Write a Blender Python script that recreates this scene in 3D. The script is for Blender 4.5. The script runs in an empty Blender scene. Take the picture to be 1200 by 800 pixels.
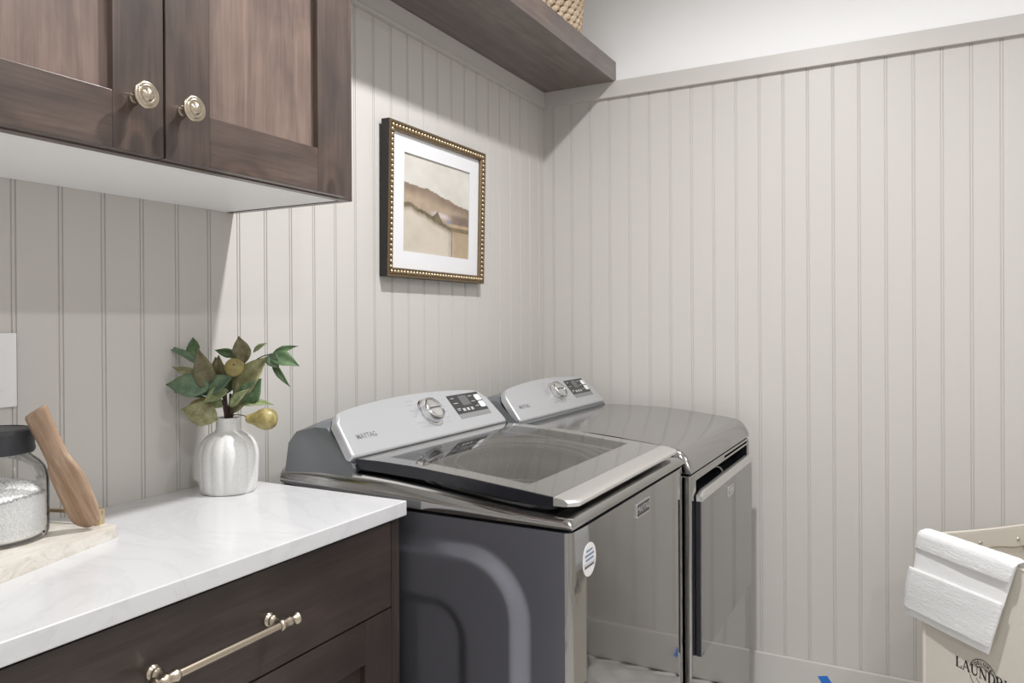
import bpy, bmesh, math, random
from mathutils import Vector, Matrix
random.seed(7)
S = bpy.context.scene
COL = S.collection
PI = math.pi

# ------------------------------------------------------------------ helpers
def lerp(a, b, t): return a + (b - a) * t
def interp(tab, x):
    if x <= tab[0][0]: return tab[0][1]
    for (x0, v0), (x1, v1) in zip(tab, tab[1:]):
        if x <= x1: return lerp(v0, v1, (x - x0) / (x1 - x0))
    return tab[-1][1]
def smooth(a, b, x):
    t = max(0, min(1, (x - a) / (b - a))); return t * t * (3 - 2 * t)

def box(bm, x0, x1, y0, y1, z0, z1, bev=0, seg=2, mi=0):
    vs = [bm.verts.new((x, y, z)) for x in (x0, x1) for y in (y0, y1) for z in (z0, z1)]
    q = [(0, 1, 3, 2), (4, 6, 7, 5), (0, 4, 5, 1), (2, 3, 7, 6), (0, 2, 6, 4), (1, 5, 7, 3)]
    fs = [bm.faces.new([vs[i] for i in f]) for f in q]
    for f in fs: f.material_index = mi
    if bev:
        es = list({e for f in fs for e in f.edges})
        r = bmesh.ops.bevel(bm, geom=es, offset=bev, segments=seg, affect='EDGES', profile=.5)
        for f in r['faces']: f.material_index = mi
    return vs

def frame_pts(o, U, V, N):
    o, U, V, N = Vector(o), Vector(U), Vector(V), Vector(N)
    return lambda u, v, w=0: o + U * u + V * v + N * w

def prism(bm, pts, fr, w0, w1, bev=0, seg=3, mi=0, both=False):
    a = [bm.verts.new(fr(u, v, w0)) for u, v in pts]
    b = [bm.verts.new(fr(u, v, w1)) for u, v in pts]
    n = len(pts)
    fa = bm.faces.new(a[::-1]); fb = bm.faces.new(b)
    fs = [fa, fb]
    for i in range(n):
        fs.append(bm.faces.new((a[i], a[(i + 1) % n], b[(i + 1) % n], b[i])))
    for f in fs: f.material_index = mi
    if bev:
        es = list(fb.edges) + (list(fa.edges) if both else [])
        r = bmesh.ops.bevel(bm, geom=es, offset=bev, segments=seg, affect='EDGES', profile=.5)
        for f in r['faces']: f.material_index = mi

def rrect(u0, u1, v0, v1, r, n=5):
    pts = []
    for cx, cy, a0 in ((u1 - r, v0 + r, -90), (u1 - r, v1 - r, 0), (u0 + r, v1 - r, 90), (u0 + r, v0 + r, 180)):
        for i in range(n + 1):
            a = math.radians(a0 + 90 * i / n); pts.append((cx + r * math.cos(a), cy + r * math.sin(a)))
    return pts

def lathe(bm, prof, o=(0, 0, 0), axis=(0, 0, 1), seg=32, rad=None, cap=True, mi=0):
    ax = Vector(axis).normalized()
    t = Vector((1, 0, 0)) if abs(ax.x) < .9 else Vector((0, 1, 0))
    a = ax.cross(t).normalized(); b = ax.cross(a)
    o = Vector(o); rings = []
    for r, h in prof:
        ring = []
        for i in range(seg):
            th = 2 * PI * i / seg
            rr = r * (rad(th, h) if rad else 1)
            ring.append(bm.verts.new(o + ax * h + (a * math.cos(th) + b * math.sin(th)) * rr))
        rings.append(ring)
    for r0, r1 in zip(rings, rings[1:]):
        for i in range(seg):
            f = bm.faces.new((r0[i], r0[(i + 1) % seg], r1[(i + 1) % seg], r1[i])); f.material_index = mi
    if cap:
        f = bm.faces.new(rings[0][::-1]); f.material_index = mi
        f = bm.faces.new(rings[-1]); f.material_index = mi

def cyl(bm, p0, p1, r, seg=20, r1=None, mi=0):
    p0, p1 = Vector(p0), Vector(p1); d = p1 - p0
    lathe(bm, [(r, 0), (r if r1 is None else r1, d.length)], p0, d, seg, mi=mi)

def tube(bm, pts, rads, seg=8, mi=0, closed=False):
    pts = [Vector(p) for p in pts]
    if not hasattr(rads, '__len__'): rads = [rads] * len(pts)
    n = len(pts); rings = []
    ref = Vector((.12, .31, .94)).normalized()
    for i, p in enumerate(pts):
        d = (pts[(i + 1) % n] - pts[i - 1]) if closed else (pts[min(i + 1, n - 1)] - pts[max(i - 1, 0)])
        d.normalize()
        a = d.cross(ref)
        if a.length < .05: a = d.cross(Vector((1, 0, 0)))
        a.normalize(); b = d.cross(a)
        rings.append([bm.verts.new(p + (a * math.cos(2 * PI * k / seg) + b * math.sin(2 * PI * k / seg)) * rads[i]) for k in range(seg)])
    prs = list(zip(rings, rings[1:])) + ([(rings[-1], rings[0])] if closed else [])
    for r0, r1 in prs:
        for k in range(seg):
            f = bm.faces.new((r0[k], r0[(k + 1) % seg], r1[(k + 1) % seg], r1[k])); f.material_index = mi
    if not closed:
        bm.faces.new(rings[0][::-1]); bm.faces.new(rings[-1])

def grid(bm, nu, nv, fn, mi=0, closed_u=False):
    vs = [[bm.verts.new(fn(i, j)) for j in range(nv)] for i in range(nu)]
    for i in range(nu if closed_u else nu - 1):
        for j in range(nv - 1):
            k = (i + 1) % nu
            f = bm.faces.new((vs[i][j], vs[k][j], vs[k][j + 1], vs[i][j + 1])); f.material_index = mi
    return vs

def ball(bm, c, r, scale=(1, 1, 1), u=10, v=7, rot=None, mi=0):
    m = Matrix.Translation(Vector(c)) @ (rot.to_4x4() if rot else Matrix.Identity(4)) @ Matrix.Diagonal((*[r * s for s in scale], 1))
    top, bot = bm.verts.new(m @ Vector((0, 0, 1))), bm.verts.new(m @ Vector((0, 0, -1)))
    rings = [[bm.verts.new(m @ Vector((math.sin(PI * j / v) * math.cos(2 * PI * i / u), math.sin(PI * j / v) * math.sin(2 * PI * i / u), math.cos(PI * j / v)))) for i in range(u)] for j in range(1, v)]
    fs = []
    for i in range(u):
        k = (i + 1) % u
        fs.append(bm.faces.new((top, rings[0][i], rings[0][k]))); fs.append(bm.faces.new((bot, rings[-1][k], rings[-1][i])))
        for a, b in zip(rings, rings[1:]): fs.append(bm.faces.new((a[i], b[i], b[k], a[k])))
    for f in fs: f.material_index = mi

def props(o, label=None, cat=None, group=None, kind=None):
    if label: o['label'] = label
    if cat: o['category'] = cat
    if group: o['group'] = group
    if kind: o['kind'] = kind
    return o

def wloc(o):
    v = Vector((0, 0, 0))
    while o is not None:
        v += o.location; o = o.parent
    return v

def obj(name, bm, mats, parent=None, sharp=32, flat=False, normals=True, origin=None):
    """link the bmesh (built in room coordinates) as ONE mesh object"""
    if normals: bmesh.ops.recalc_face_normals(bm, faces=bm.faces[:])
    me = bpy.data.meshes.new(name)
    if parent is not None: off = wloc(parent)
    elif origin is not None: off = Vector(origin)
    else:
        xs = [v.co.x for v in bm.verts]; ys = [v.co.y for v in bm.verts]; zs = [v.co.z for v in bm.verts]
        off = Vector(((min(xs) + max(xs)) / 2, (min(ys) + max(ys)) / 2, min(zs)))
    bmesh.ops.translate(bm, verts=bm.verts[:], vec=-off)
    bm.to_mesh(me); bm.free()
    if not isinstance(mats, (list, tuple)): mats = [mats]
    for m in mats: me.materials.append(m)
    if not flat:
        for p in me.polygons: p.use_smooth = True
        me.set_sharp_from_angle(angle=math.radians(sharp))
    o = bpy.data.objects.new(name, me); COL.objects.link(o)
    if parent is not None: o.parent = parent
    else: o.location = off
    if not flat:
        md = o.modifiers.new('even_shading', 'WEIGHTED_NORMAL'); md.keep_sharp = True
    return o

def thing(name, loc, label, cat, group=None):
    o = bpy.data.objects.new(name, None); COL.objects.link(o); o.location = loc
    o.empty_display_size = .05
    return props(o, label, cat, group)

def struct(name, bm, m, **k):
    return props(obj(name, bm, m, **k), kind='structure')

# ------------------------------------------------------------------ materials
def mat(name, col, rough=.5, metal=0, spec=.5, coat=0, ior=1.5, coat_rough=.03):
    m = bpy.data.materials.new(name); m.use_nodes = True
    b = m.node_tree.nodes['Principled BSDF']
    b.inputs['Base Color'].default_value = (*col, 1)
    b.inputs['Roughness'].default_value = rough
    b.inputs['Metallic'].default_value = metal
    b.inputs['Specular IOR Level'].default_value = spec
    b.inputs['IOR'].default_value = ior
    b.inputs['Coat Weight'].default_value = coat
    b.inputs['Coat Roughness'].default_value = coat_rough
    return m

class NT:
    def __init__(s, m): s.m = m; s.t = m.node_tree; s.b = s.t.nodes['Principled BSDF']
    def n(s, kind, **k):
        nd = s.t.nodes.new(kind)
        for a, v in k.items():
            if a.startswith('_'): setattr(nd, a[1:], v)
            else: nd.inputs[a.replace('__', ' ')].default_value = v
        return nd
    def l(s, a, b): s.t.links.new(a, b)
    def coords(s, scale=(1, 1, 1), kind='Object', rot=(0, 0, 0)):
        tc = s.n('ShaderNodeTexCoord'); mp = s.n('ShaderNodeMapping')
        mp.inputs['Scale'].default_value = scale; mp.inputs['Rotation'].default_value = rot
        s.l(tc.outputs[kind], mp.inputs['Vector']); return mp.outputs['Vector']
    def noise(s, vec, scale, detail=4, rough=.5, dist=0):
        nd = s.n('ShaderNodeTexNoise', Scale=scale, Detail=detail, Roughness=rough, Distortion=dist)
        s.l(vec, nd.inputs['Vector']); return nd.outputs['Fac']
    def ramp(s, fac, stops):
        nd = s.n('ShaderNodeValToRGB'); cr = nd.color_ramp
        while len(cr.elements) < len(stops): cr.elements.new(.5)
        for e, (p, c) in zip(cr.elements, stops): e.position = p; e.color = (*c, 1) if len(c) == 3 else c
        s.l(fac, nd.inputs['Fac']); return nd.outputs['Color']
    def mix(s, fac, a, b, mode='MIX'):
        nd = s.t.nodes.new('ShaderNodeMix'); nd.data_type = 'RGBA'; nd.blend_type = mode
        for k, v in ((0, fac), (6, a), (7, b)):
            if hasattr(v, 'links') or hasattr(v, 'is_linked'): s.l(v, nd.inputs[k])
            else: nd.inputs[k].default_value = v if k == 0 else (*v, 1)
        return nd.outputs[2]
    def bump(s, h, strength=.2, dist=.002):
        nd = s.n('ShaderNodeBump', Strength=strength, Distance=dist); s.l(h, nd.inputs['Height'])
        s.l(nd.outputs['Normal'], s.b.inputs['Normal'])
    def col(s, c): s.l(c, s.b.inputs['Base Color'])

def paint(name, col, rough=.45, spec=.4):
    m = mat(name, col, rough, spec=spec); t = NT(m)
    f = t.noise(t.coords((1, 1, 1), 'Generated'), 90, 3)
    t.bump(f, .03, .001); return m

GREIGE = (.570, .549, .520)
M_wall = paint('greige_satin_paint', GREIGE, .42, .4)
M_white_wall = paint('white_wall_paint', (.90, .90, .905), .6)
M_room = paint('pale_room_paint', (.74, .73, .71), .7)
M_ceil = paint('white_ceiling_paint', (.86, .86, .86), .8)

def wood(name, axis, c=((.030, .021, .018), (.062, .043, .036), (.105, .074, .060)), rough=.34, seed=0., knots=True, lacquer=.9, k=1, dist=1.6):
    m = mat(name, c[1], rough, spec=.45, coat=lacquer, coat_rough=.22); t = NT(m)
    sc = tuple(k * q for q in {'x': (1.1, 11, 11), 'z': (11, 11, 1.1)}[axis])
    tc = t.n('ShaderNodeTexCoord'); mp = t.n('ShaderNodeMapping')
    mp.inputs['Location'].default_value = (seed, seed * 1.7, seed * .6)
    t.l(tc.outputs['Object'], mp.inputs['Vector'])
    base = mp.outputs['Vector']
    m2 = t.n('ShaderNodeMapping'); m2.inputs['Scale'].default_value = sc; t.l(base, m2.inputs['Vector'])
    g = t.noise(m2.outputs['Vector'], 2.2, 6, .6, dist)
    m3 = t.n('ShaderNodeMapping'); m3.inputs['Scale'].default_value = tuple(a * 7 if a > 2 * k else a * 1.6 for a in sc); t.l(base, m3.inputs['Vector'])
    fine = t.noise(m3.outputs['Vector'], 3, 4, .7, .2)
    blotch = t.noise(base, 5.5, 3, .5, .8)
    col = t.ramp(g, [(.18, c[0]), (.5, c[1]), (.84, c[2])])
    col = t.mix(.6, col, t.ramp(blotch, [(.3, (.62, .6, .62)), (.7, (1.35, 1.3, 1.25))]), 'MULTIPLY')
    col = t.mix(.45, col, t.ramp(fine, [(.35, (.62, .62, .62)), (.65, (1.12, 1.12, 1.12))]), 'MULTIPLY')
    if knots:
        v = t.n('ShaderNodeTexVoronoi', Scale=6.5); v.inputs['Randomness'].default_value = 1
        m4 = t.n('ShaderNodeMapping'); m4.inputs['Scale'].default_value = {'x': (.55, 1, 1), 'z': (1, 1, .55)}[axis]
        t.l(base, m4.inputs['Vector']); t.l(m4.outputs['Vector'], v.inputs['Vector'])
        kn = t.ramp(v.outputs['Distance'], [(0, (.35, .3, .28)), (.08, (.66, .58, .54)), (.11, (1.3, 1.2, 1.1)), (.19, (.82, .79, .77)), (.26, (1.12, 1.07, 1.03)), (.40, (1, 1, 1))])
        col = t.mix(.75, col, kn, 'MULTIPLY')
    t.col(col); t.bump(fine, .05, .0006)
    return m
WOODC = ((.052, .038, .034), (.094, .068, .058), (.150, .108, .088))
M_wood_v = wood('dark_alder_upright_grain', 'z', tuple(tuple(a * .85 for a in q) for q in WOODC), seed=.3, lacquer=.3)
M_wood_v2 = wood('dark_alder_upright_grain_panel', 'z', tuple(tuple(a * 1.75 for a in q) for q in WOODC), seed=2.1, lacquer=.3)
M_wood_h = wood('dark_alder_level_grain', 'x', tuple(tuple(a * .92 for a in q) for q in WOODC), seed=1.2, lacquer=.3)
WOOD_SHADED = tuple(tuple(a * .43 for a in q) for q in WOODC)  # same alder, its colour darkened for the weaker light on the base cabinet
M_wood_shaded_h = wood('shaded_alder_level_grain', 'x', WOOD_SHADED, seed=4.2, knots=False, lacquer=.12)
M_wood_shaded_v = wood('shaded_alder_upright_grain', 'z', WOOD_SHADED, seed=5.2, knots=False, lacquer=.12)
M_gapdark = mat('shadow_gap_black', (.012, .011, .011), .7)
M_melamine = mat('white_cabinet_interior', (.94, .94, .94), .5)

M_quartz = mat('white_quartz', (.83, .83, .84), .16, spec=.5)
t = NT(M_quartz)
vq = t.coords((1, 1, 1))
vein = t.noise(vq, 2.6, 8, .6, 2.2)
t.col(t.mix(.3, (.62, .62, .632), t.ramp(vein, [(.455, (1, 1, 1)), (.497, (.86, .86, .87)), (.51, (.8, .8, .81)), (.53, (1, 1, 1))]), 'MULTIPLY'))
M_marble = mat('cream_marble', (.62, .58, .52), .35)
t = NT(M_marble)
t.col(t.ramp(t.noise(t.coords((3, 9, 6), rot=(0, 0, .4)), 4, 7, .65, 2.5), [(.25, (.45, .41, .35)), (.5, (.66, .62, .56)), (.75, (.78, .75, .70))]))

def brass(name, col, rough=.25): return mat(name, col, rough, 1)
M_brass = brass('champagne_brass', (.56, .485, .385), .24)
M_brass2 = brass('satin_brass', (.70, .56, .36), .3)

def appliance(name, col, rough, metal=1, axis=None):
    m = mat(name, col, rough, metal)
    if axis:
        t = NT(m)
        f = t.noise(t.coords(axis), 30, 3, .6)
        t.bump(f, .012, .0005)
    return m
M_metal = appliance('slate_metal', (.40, .395, .388), .06)
M_metal_top = appliance('slate_metal_top', (.42, .415, .41), .13)
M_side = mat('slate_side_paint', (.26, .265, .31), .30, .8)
M_console = mat('silver_console', (.54, .55, .57), .3, .55)
M_conbody = mat('grey_console_plastic', (.17, .18, .19), .3, .4)
M_chrome = mat('chrome', (.78, .78, .79), .12, 1)
M_strip = mat('brushed_chrome', (.78, .775, .76), .36, 1)
M_black = mat('black_plastic', (.016, .017, .022), .3)
M_navy = mat('dark_door_edge', (.012, .013, .020), .25)
M_screen = mat('smoked_display', (.022, .022, .024), .12)
M_lcd = mat('display_glass_grey', (.11, .11, .115), .15)
M_greystrip = mat('display_foot_grey', (.21, .21, .215), .3)
M_white = mat('white_print', (.8, .8, .8), .4)
M_ink = mat('dark_grey_print', (.09, .09, .10), .5)
M_blueink = mat('blue_print', (.12, .20, .36), .5)
M_sticker = mat('white_sticker', (.82, .80, .80), .35)
M_lidframe = mat('smoked_lid_border', (.15, .148, .143), .05, .55, coat=1, coat_rough=.02)

def thin_glass(name, tint, ior=1.5, rough=.02, gloss=(.95, .95, .95)):
    m = bpy.data.materials.new(name); m.use_nodes = True; t = m.node_tree
    for n in list(t.nodes):
        if n.type != 'OUTPUT_MATERIAL': t.nodes.remove(n)
    out = [n for n in t.nodes if n.type == 'OUTPUT_MATERIAL'][0]
    fr = t.nodes.new('ShaderNodeFresnel'); fr.inputs['IOR'].default_value = ior
    tr = t.nodes.new('ShaderNodeBsdfTransparent'); tr.inputs['Color'].default_value = (*tint, 1)
    gl = t.nodes.new('ShaderNodeBsdfGlossy'); gl.inputs['Roughness'].default_value = rough; gl.inputs['Color'].default_value = (*gloss, 1)
    mx = t.nodes.new('ShaderNodeMixShader')
    t.links.new(fr.outputs[0], mx.inputs[0]); t.links.new(tr.outputs[0], mx.inputs[1]); t.links.new(gl.outputs[0], mx.inputs[2])
    t.links.new(mx.outputs[0], out.inputs['Surface']); return m
M_lidglass = thin_glass('tinted_lid_glass', (.42, .42, .41), 1.75)
M_jarglass = thin_glass('clear_jar_glass', (.985, .99, .99), 1.3)
M_tub = mat('tub_plastic', (.30, .30, .30), .35)
M_tubsteel = mat('tub_steel', (.5, .5, .5), .3, 1)

M_ceramic = mat('white_matte_ceramic', (.78, .78, .77), .62)
t = NT(M_ceramic); f = t.noise(t.coords(), 260, 3, .6)
t.col(t.ramp(f, [(.3, (.66, .66, .65)), (.6, (.73, .73, .72))])); t.bump(f, .2, .0008)

M_lid = mat('black_jar_lid', (.022, .024, .028), .45)
M_salt = mat('white_granules', (.95, .95, .95), .6)
M_paddle = wood('aged_teak', 'z', ((.20, .125, .078), (.36, .245, .165), (.56, .44, .34)), .6, seed=.9, knots=False, lacquer=0, k=4.5, dist=.35)
M_plate = mat('white_switch_plastic', (.80, .80, .81), .3)
M_canvas = mat('natural_canvas', (.70, .655, .58), .9)
t = NT(M_canvas); f = t.noise(t.coords(), 700, 2, .6)
t.col(t.ramp(f, [(.3, (.63, .585, .51)), (.7, (.75, .71, .64))])); t.bump(f, .25, .0008)
M_terry = mat('white_terry', (.93, .93, .935), .95)
t = NT(M_terry); f = t.noise(t.coords(), 420, 3, .7); t.bump(f, .8, .003)
M_flat = mat('white_flat_weave', (.92, .92, .925), .9)
t = NT(M_flat); f = t.noise(t.coords((1, 1, 1)), 900, 2, .6); t.bump(f, .25, .0008)
M_tape = mat('blue_masking_tape', (.02, .17, .60), .6)
M_rope = mat('seagrass_rope', (.52, .42, .30), .85)
t = NT(M_rope); f = t.noise(t.coords(), 120, 4, .6)
t.col(t.ramp(f, [(.3, (.40, .29, .19)), (.55, (.62, .49, .36)), (.75, (.78, .66, .53))])); t.bump(f, .5, .002)
M_frame = brass('antique_gold', (.25, .19, .125), .42)
M_frame_b = brass('bright_gold_bead', (.52, .41, .27), .3)
M_frame_s = mat('black_frame_side', (.02, .018, .017), .5)
M_matboard = mat('white_mat_board', (.74, .74, .76), .6)
M_printink = mat('black_canvas_print', (.015, .015, .015), .8)
M_bark = mat('dark_bark', (.05, .028, .025), .8)
M_twig = mat('twig_green', (.12, .12, .06), .7)

def leafmat(name, a, b, rough=.45):
    m = mat(name, a, rough); t = NT(m)
    n1 = t.noise(t.coords(), 60, 4, .6); n2 = t.noise(t.coords(), 380, 2, .5)
    c = t.ramp(n1, [(.35, a), (.68, b)])
    c = t.mix(.5, c, t.ramp(n2, [(.32, (.55, .5, .42)), (.45, (1, 1, 1))]), 'MULTIPLY')
    t.col(c); t.bump(n2, .25, .001)
    return m
M_leaf = [leafmat('leaf_deep_green', (0.061, 0.115, 0.054), (0.121, 0.203, 0.088)),
          leafmat('leaf_olive_brown', (0.101, 0.092, 0.047), (0.189, 0.169, 0.084)),
          leafmat('leaf_pale_green', (.20, .25, .11), (.36, .40, .22)),
          leafmat('leaf_blue_green', (0.074, 0.135, 0.084), (0.162, 0.230, 0.135)),
          leafmat('leaf_straw_olive', (.18, .18, .08), (.34, .33, .18))]
M_pear = leafmat('pear_skin', (.22, .18, .06), (.42, .35, .14), .4)

M_tile = mat('pale_marble_tile', (.62, .61, .59), .22)
t = NT(M_tile)
geo = t.n('ShaderNodeNewGeometry')
c1 = t.ramp(geo.outputs['Random Per Island'], [(0, (.68, .67, .655)), (1, (.86, .85, .835))])
c2 = t.ramp(t.noise(t.coords(), 6, 6, .6, 1.5), [(.35, (.82, .82, .82)), (.65, (1.06, 1.06, 1.06))])
t.col(t.mix(1, c1, c2, 'MULTIPLY'))
M_grout = mat('grout', (.55, .54, .53), .8)

# ------------------------------------------------------------------ writing
def text_into(bm, body, size, fr, w=0, mi=0, sx=1, extrude=0, bold=0):
    cu = bpy.data.curves.new('writing', 'FONT'); cu.body = body; cu.size = size
    cu.align_x = 'CENTER'; cu.align_y = 'CENTER'; cu.extrude = extrude; cu.resolution_u = 3; cu.offset = bold
    o = bpy.data.objects.new('writing', cu); COL.objects.link(o)
    bpy.context.view_layer.update()
    me = bpy.data.meshes.new_from_object(o.evaluated_get(bpy.context.evaluated_depsgraph_get()))
    vs = [bm.verts.new(fr(v.co.x * sx, v.co.y, w + v.co.z)) for v in me.vertices]
    for p in me.polygons:
        try: f = bm.faces.new([vs[i] for i in p.vertices]); f.material_index = mi
        except ValueError: pass
    bpy.data.objects.remove(o); bpy.data.curves.remove(cu); bpy.data.meshes.remove(me)

def stroke(bm, fr, pts, w, mi=0):
    """flat ribbon through pts, width per point"""
    if not hasattr(w, '__len__'): w = [w] * len(pts)
    L = []; R = []
    for i, (u, v) in enumerate(pts):
        a = pts[max(i - 1, 0)]; b = pts[min(i + 1, len(pts) - 1)]
        d = Vector((b[0] - a[0], b[1] - a[1])).normalized(); n = Vector((-d.y, d.x)) * w[i] / 2
        L.append(bm.verts.new(fr(u + n.x, v + n.y))); R.append(bm.verts.new(fr(u - n.x, v - n.y)))
    for i in range(len(pts) - 1):
        f = bm.faces.new((L[i], R[i], R[i + 1], L[i + 1])); f.material_index = mi

def arc(cx, cy, rx, ry, a0, a1, n=12):
    return [(cx + rx * math.cos(math.radians(lerp(a0, a1, i / n))), cy + ry * math.sin(math.radians(lerp(a0, a1, i / n)))) for i in range(n + 1)]
def serif_glyph(bm, ch, fr):
    T, t_, s = .19, .07, .06
    def hs(u0, u1, v): stroke(bm, fr, [(u0, v), (u1, v)], s)
    if ch == 'L':
        stroke(bm, fr, [(.22, 0), (.22, 1)], T); hs(.05, .4, .975); hs(.05, .78, .025); stroke(bm, fr, [(.755, 0), (.755, .28)], t_)
    elif ch == 'A':
        stroke(bm, fr, [(.1, 0), (.43, 1)], t_); stroke(bm, fr, [(.43, 1), (.8, 0)], T); hs(.22, .64, .33); hs(0, .24, .025); hs(.64, .95, .025)
    elif ch == 'U':
        stroke(bm, fr, [(.2, 1), (.2, .32)] + [(.2 + .29 * (1 - math.cos(a)), .32 - .29 * math.sin(a)) for a in [PI * k / 12 for k in range(1, 13)]] + [(.78, 1)], [T, T] + [lerp(T, t_, k / 12) for k in range(1, 13)] + [t_])
        hs(.03, .38, .975); hs(.64, .92, .975)
    elif ch == 'N':
        stroke(bm, fr, [(.17, 0), (.17, 1)], t_); stroke(bm, fr, [(.17, .97), (.8, .03)], T); stroke(bm, fr, [(.8, 0), (.8, 1)], t_)
        hs(.02, .32, .025); hs(.65, .95, .975); hs(.02, .2, .975)
    elif ch == 'D':
        stroke(bm, fr, [(.2, 0), (.2, 1)], T); hs(.03, .45, .975); hs(.03, .45, .025)
        stroke(bm, fr, arc(.42, .5, .38, .475, 90, -90, 16), [lerp(t_, T, math.sin(PI * k / 16)) for k in range(17)])
    elif ch == 'R':
        stroke(bm, fr, [(.2, 0), (.2, 1)], T); hs(.03, .45, .975); hs(.03, .4, .025); hs(.2, .45, .5)
        stroke(bm, fr, arc(.42, .737, .26, .237, 90, -90, 12), [lerp(t_, T, math.sin(PI * k / 12)) for k in range(13)])
        stroke(bm, fr, [(.45, .5), (.8, .02)], T); hs(.74, .95, .025)
    elif ch == 'Y':
        stroke(bm, fr, [(.12, 1), (.46, .45)], T); stroke(bm, fr, [(.82, 1), (.46, .45)], t_); stroke(bm, fr, [(.46, .48), (.46, 0)], T)
        hs(0, .28, .975); hs(.68, .95, .975); hs(.3, .62, .025)

# ------------------------------------------------------------------ the room
XW, YW, ZC = -3.5, -3.0, 2.74
PITCH = .079152
def bead_profile(first, lo, hi):
    """(position, depth) points of the double-groove boards between lo and hi"""
    d = .0024; out = [(lo, 0)]
    n0 = math.ceil((lo + .008 - first) / PITCH)
    c = first + n0 * PITCH
    while c < hi - .008:
        for o, dd in ((-.0050, 0), (-.0042, d), (-.0028, d), (-.0019, .0003), (0, 0), (.0019, .0003), (.0028, d), (.0042, d), (.0050, 0)):
            out.append((c + o, dd))
        c += PITCH
    out.append((hi, 0)); return out

bm = bmesh.new()
for (a, da), (b, db) in zip(*(lambda p: (p, p[1:]))(bead_profile(-2.0234 - 20 * PITCH, XW, 0))):
    bm.faces.new([bm.verts.new(q) for q in ((a, da, 0), (b, db, 0), (b, db, 2.19), (a, da, 2.19))])
for q in (((XW, 0, 2.19), (0, 0, 2.19), (0, 0, ZC), (XW, 0, ZC)),):
    f = bm.faces.new([bm.verts.new(p) for p in q]); f.material_index = 1
bmesh.ops.remove_doubles(bm, verts=bm.verts[:], dist=1e-6)
box(bm, XW - .1, .1, .004, .1, -.05, ZC, mi=1)
struct('wall_back', bm, [M_wall, M_white_wall], flat=True)

bm = bmesh.new()
for (a, da), (b, db) in zip(*(lambda p: (p, p[1:]))(bead_profile(-.12256 - 50 * PITCH, YW, 0))):
    bm.faces.new([bm.verts.new(q) for q in ((da, a, 0), (db, b, 0), (db, b, 2.19), (da, a, 2.19))])
f = bm.faces.new([bm.verts.new(p) for p in ((0, YW, 2.19), (0, 0, 2.19), (0, 0, ZC), (0, YW, ZC))]); f.material_index = 1
bmesh.ops.remove_doubles(bm, verts=bm.verts[:], dist=1e-6)
box(bm, .004, .1, YW - .1, .004, -.05, ZC, mi=1)
struct('wall_right', bm, [M_wall, M_white_wall], flat=True)

bm = bmesh.new(); box(bm, XW - .1, XW, YW, 0, -.05, ZC); struct('wall_left', bm, M_room, flat=True)
bm = bmesh.new(); box(bm, XW - .1, .004, YW - .1, YW, -.05, ZC); struct('wall_front', bm, M_room, flat=True)
bm = bmesh.new(); box(bm, XW - .1, .1, YW - .1, .1, ZC, ZC + .1); struct('ceiling', bm, M_ceil, flat=True)

# herringbone tile floor
bm = bmesh.new()
box(bm, XW - .1, .1, YW - .1, .1, -.06, -.002, mi=1)
tw, tl, g = .075, .30, .0015
def tile(cx, cy, ang):
    ca, sa = math.cos(ang), math.sin(ang)
    P = [(cx + ca * u - sa * v, cy + sa * u + ca * v) for u, v in ((-tl / 2 + g, -tw / 2 + g), (tl / 2 - g, -tw / 2 + g), (tl / 2 - g, tw / 2 - g), (-tl / 2 + g, tw / 2 - g))]
    if all(p[0] < XW or p[0] > 0 or p[1] < YW or p[1] > 0 for p in P): return
    P = [(min(max(x, XW), 0), min(max(y, YW), 0)) for x, y in P]
    f = bm.faces.new([bm.verts.new((x, y, 0)) for x, y in P]); f.material_index = 0
r45 = math.radians(45); c45 = math.cos(r45)
for i in range(-45, 46):
    for j in range(-20, 21):
        # each course steps by one tile width along both diagonals
        a = i * tw + j * tl; b = i * tw - j * tl
        for (u, v, an) in ((a + tl / 2, b + tw / 2, 0), (a + tl + tw / 2, b - tl / 2 + tw * 2, PI / 2)):
            x = -1.7 + (u - v) * c45; y = -1.4 + (u + v) * c45
            if XW - .3 < x < .3 and YW - .3 < y < .3: tile(x, y, an + r45)
struct('floor', bm, [M_tile, M_grout], flat=True, normals=False)

# rails and baseboards
bm = bmesh.new(); box(bm, XW, 0, -.016, 0, 2.1425, 2.2, .0015)
box(bm, XW, 0, -.020, 0, 2.137, 2.1445, .002); struct('trim_1', bm, M_wall)
bm = bmesh.new(); box(bm, -.017, 0, YW, -.016, 2.143, 2.203, .0015); struct('trim_2', bm, M_wall)
bm = bmesh.new(); box(bm, XW, 0, -.015, 0, 0, .139, .003); struct('baseboard_back', bm, M_wall)
bm = bmesh.new(); box(bm, -.015, 0, YW, -.015, 0, .139, .003); struct('baseboard_right', bm, M_wall)
bm = bmesh.new(); box(bm, XW, -.0, YW, YW + .015, 0, .139, .003); struct('baseboard_front', bm, M_room)
bm = bmesh.new(); box(bm, XW, XW + .015, YW, 0, 0, .139, .003); struct('baseboard_left', bm, M_room)

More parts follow.
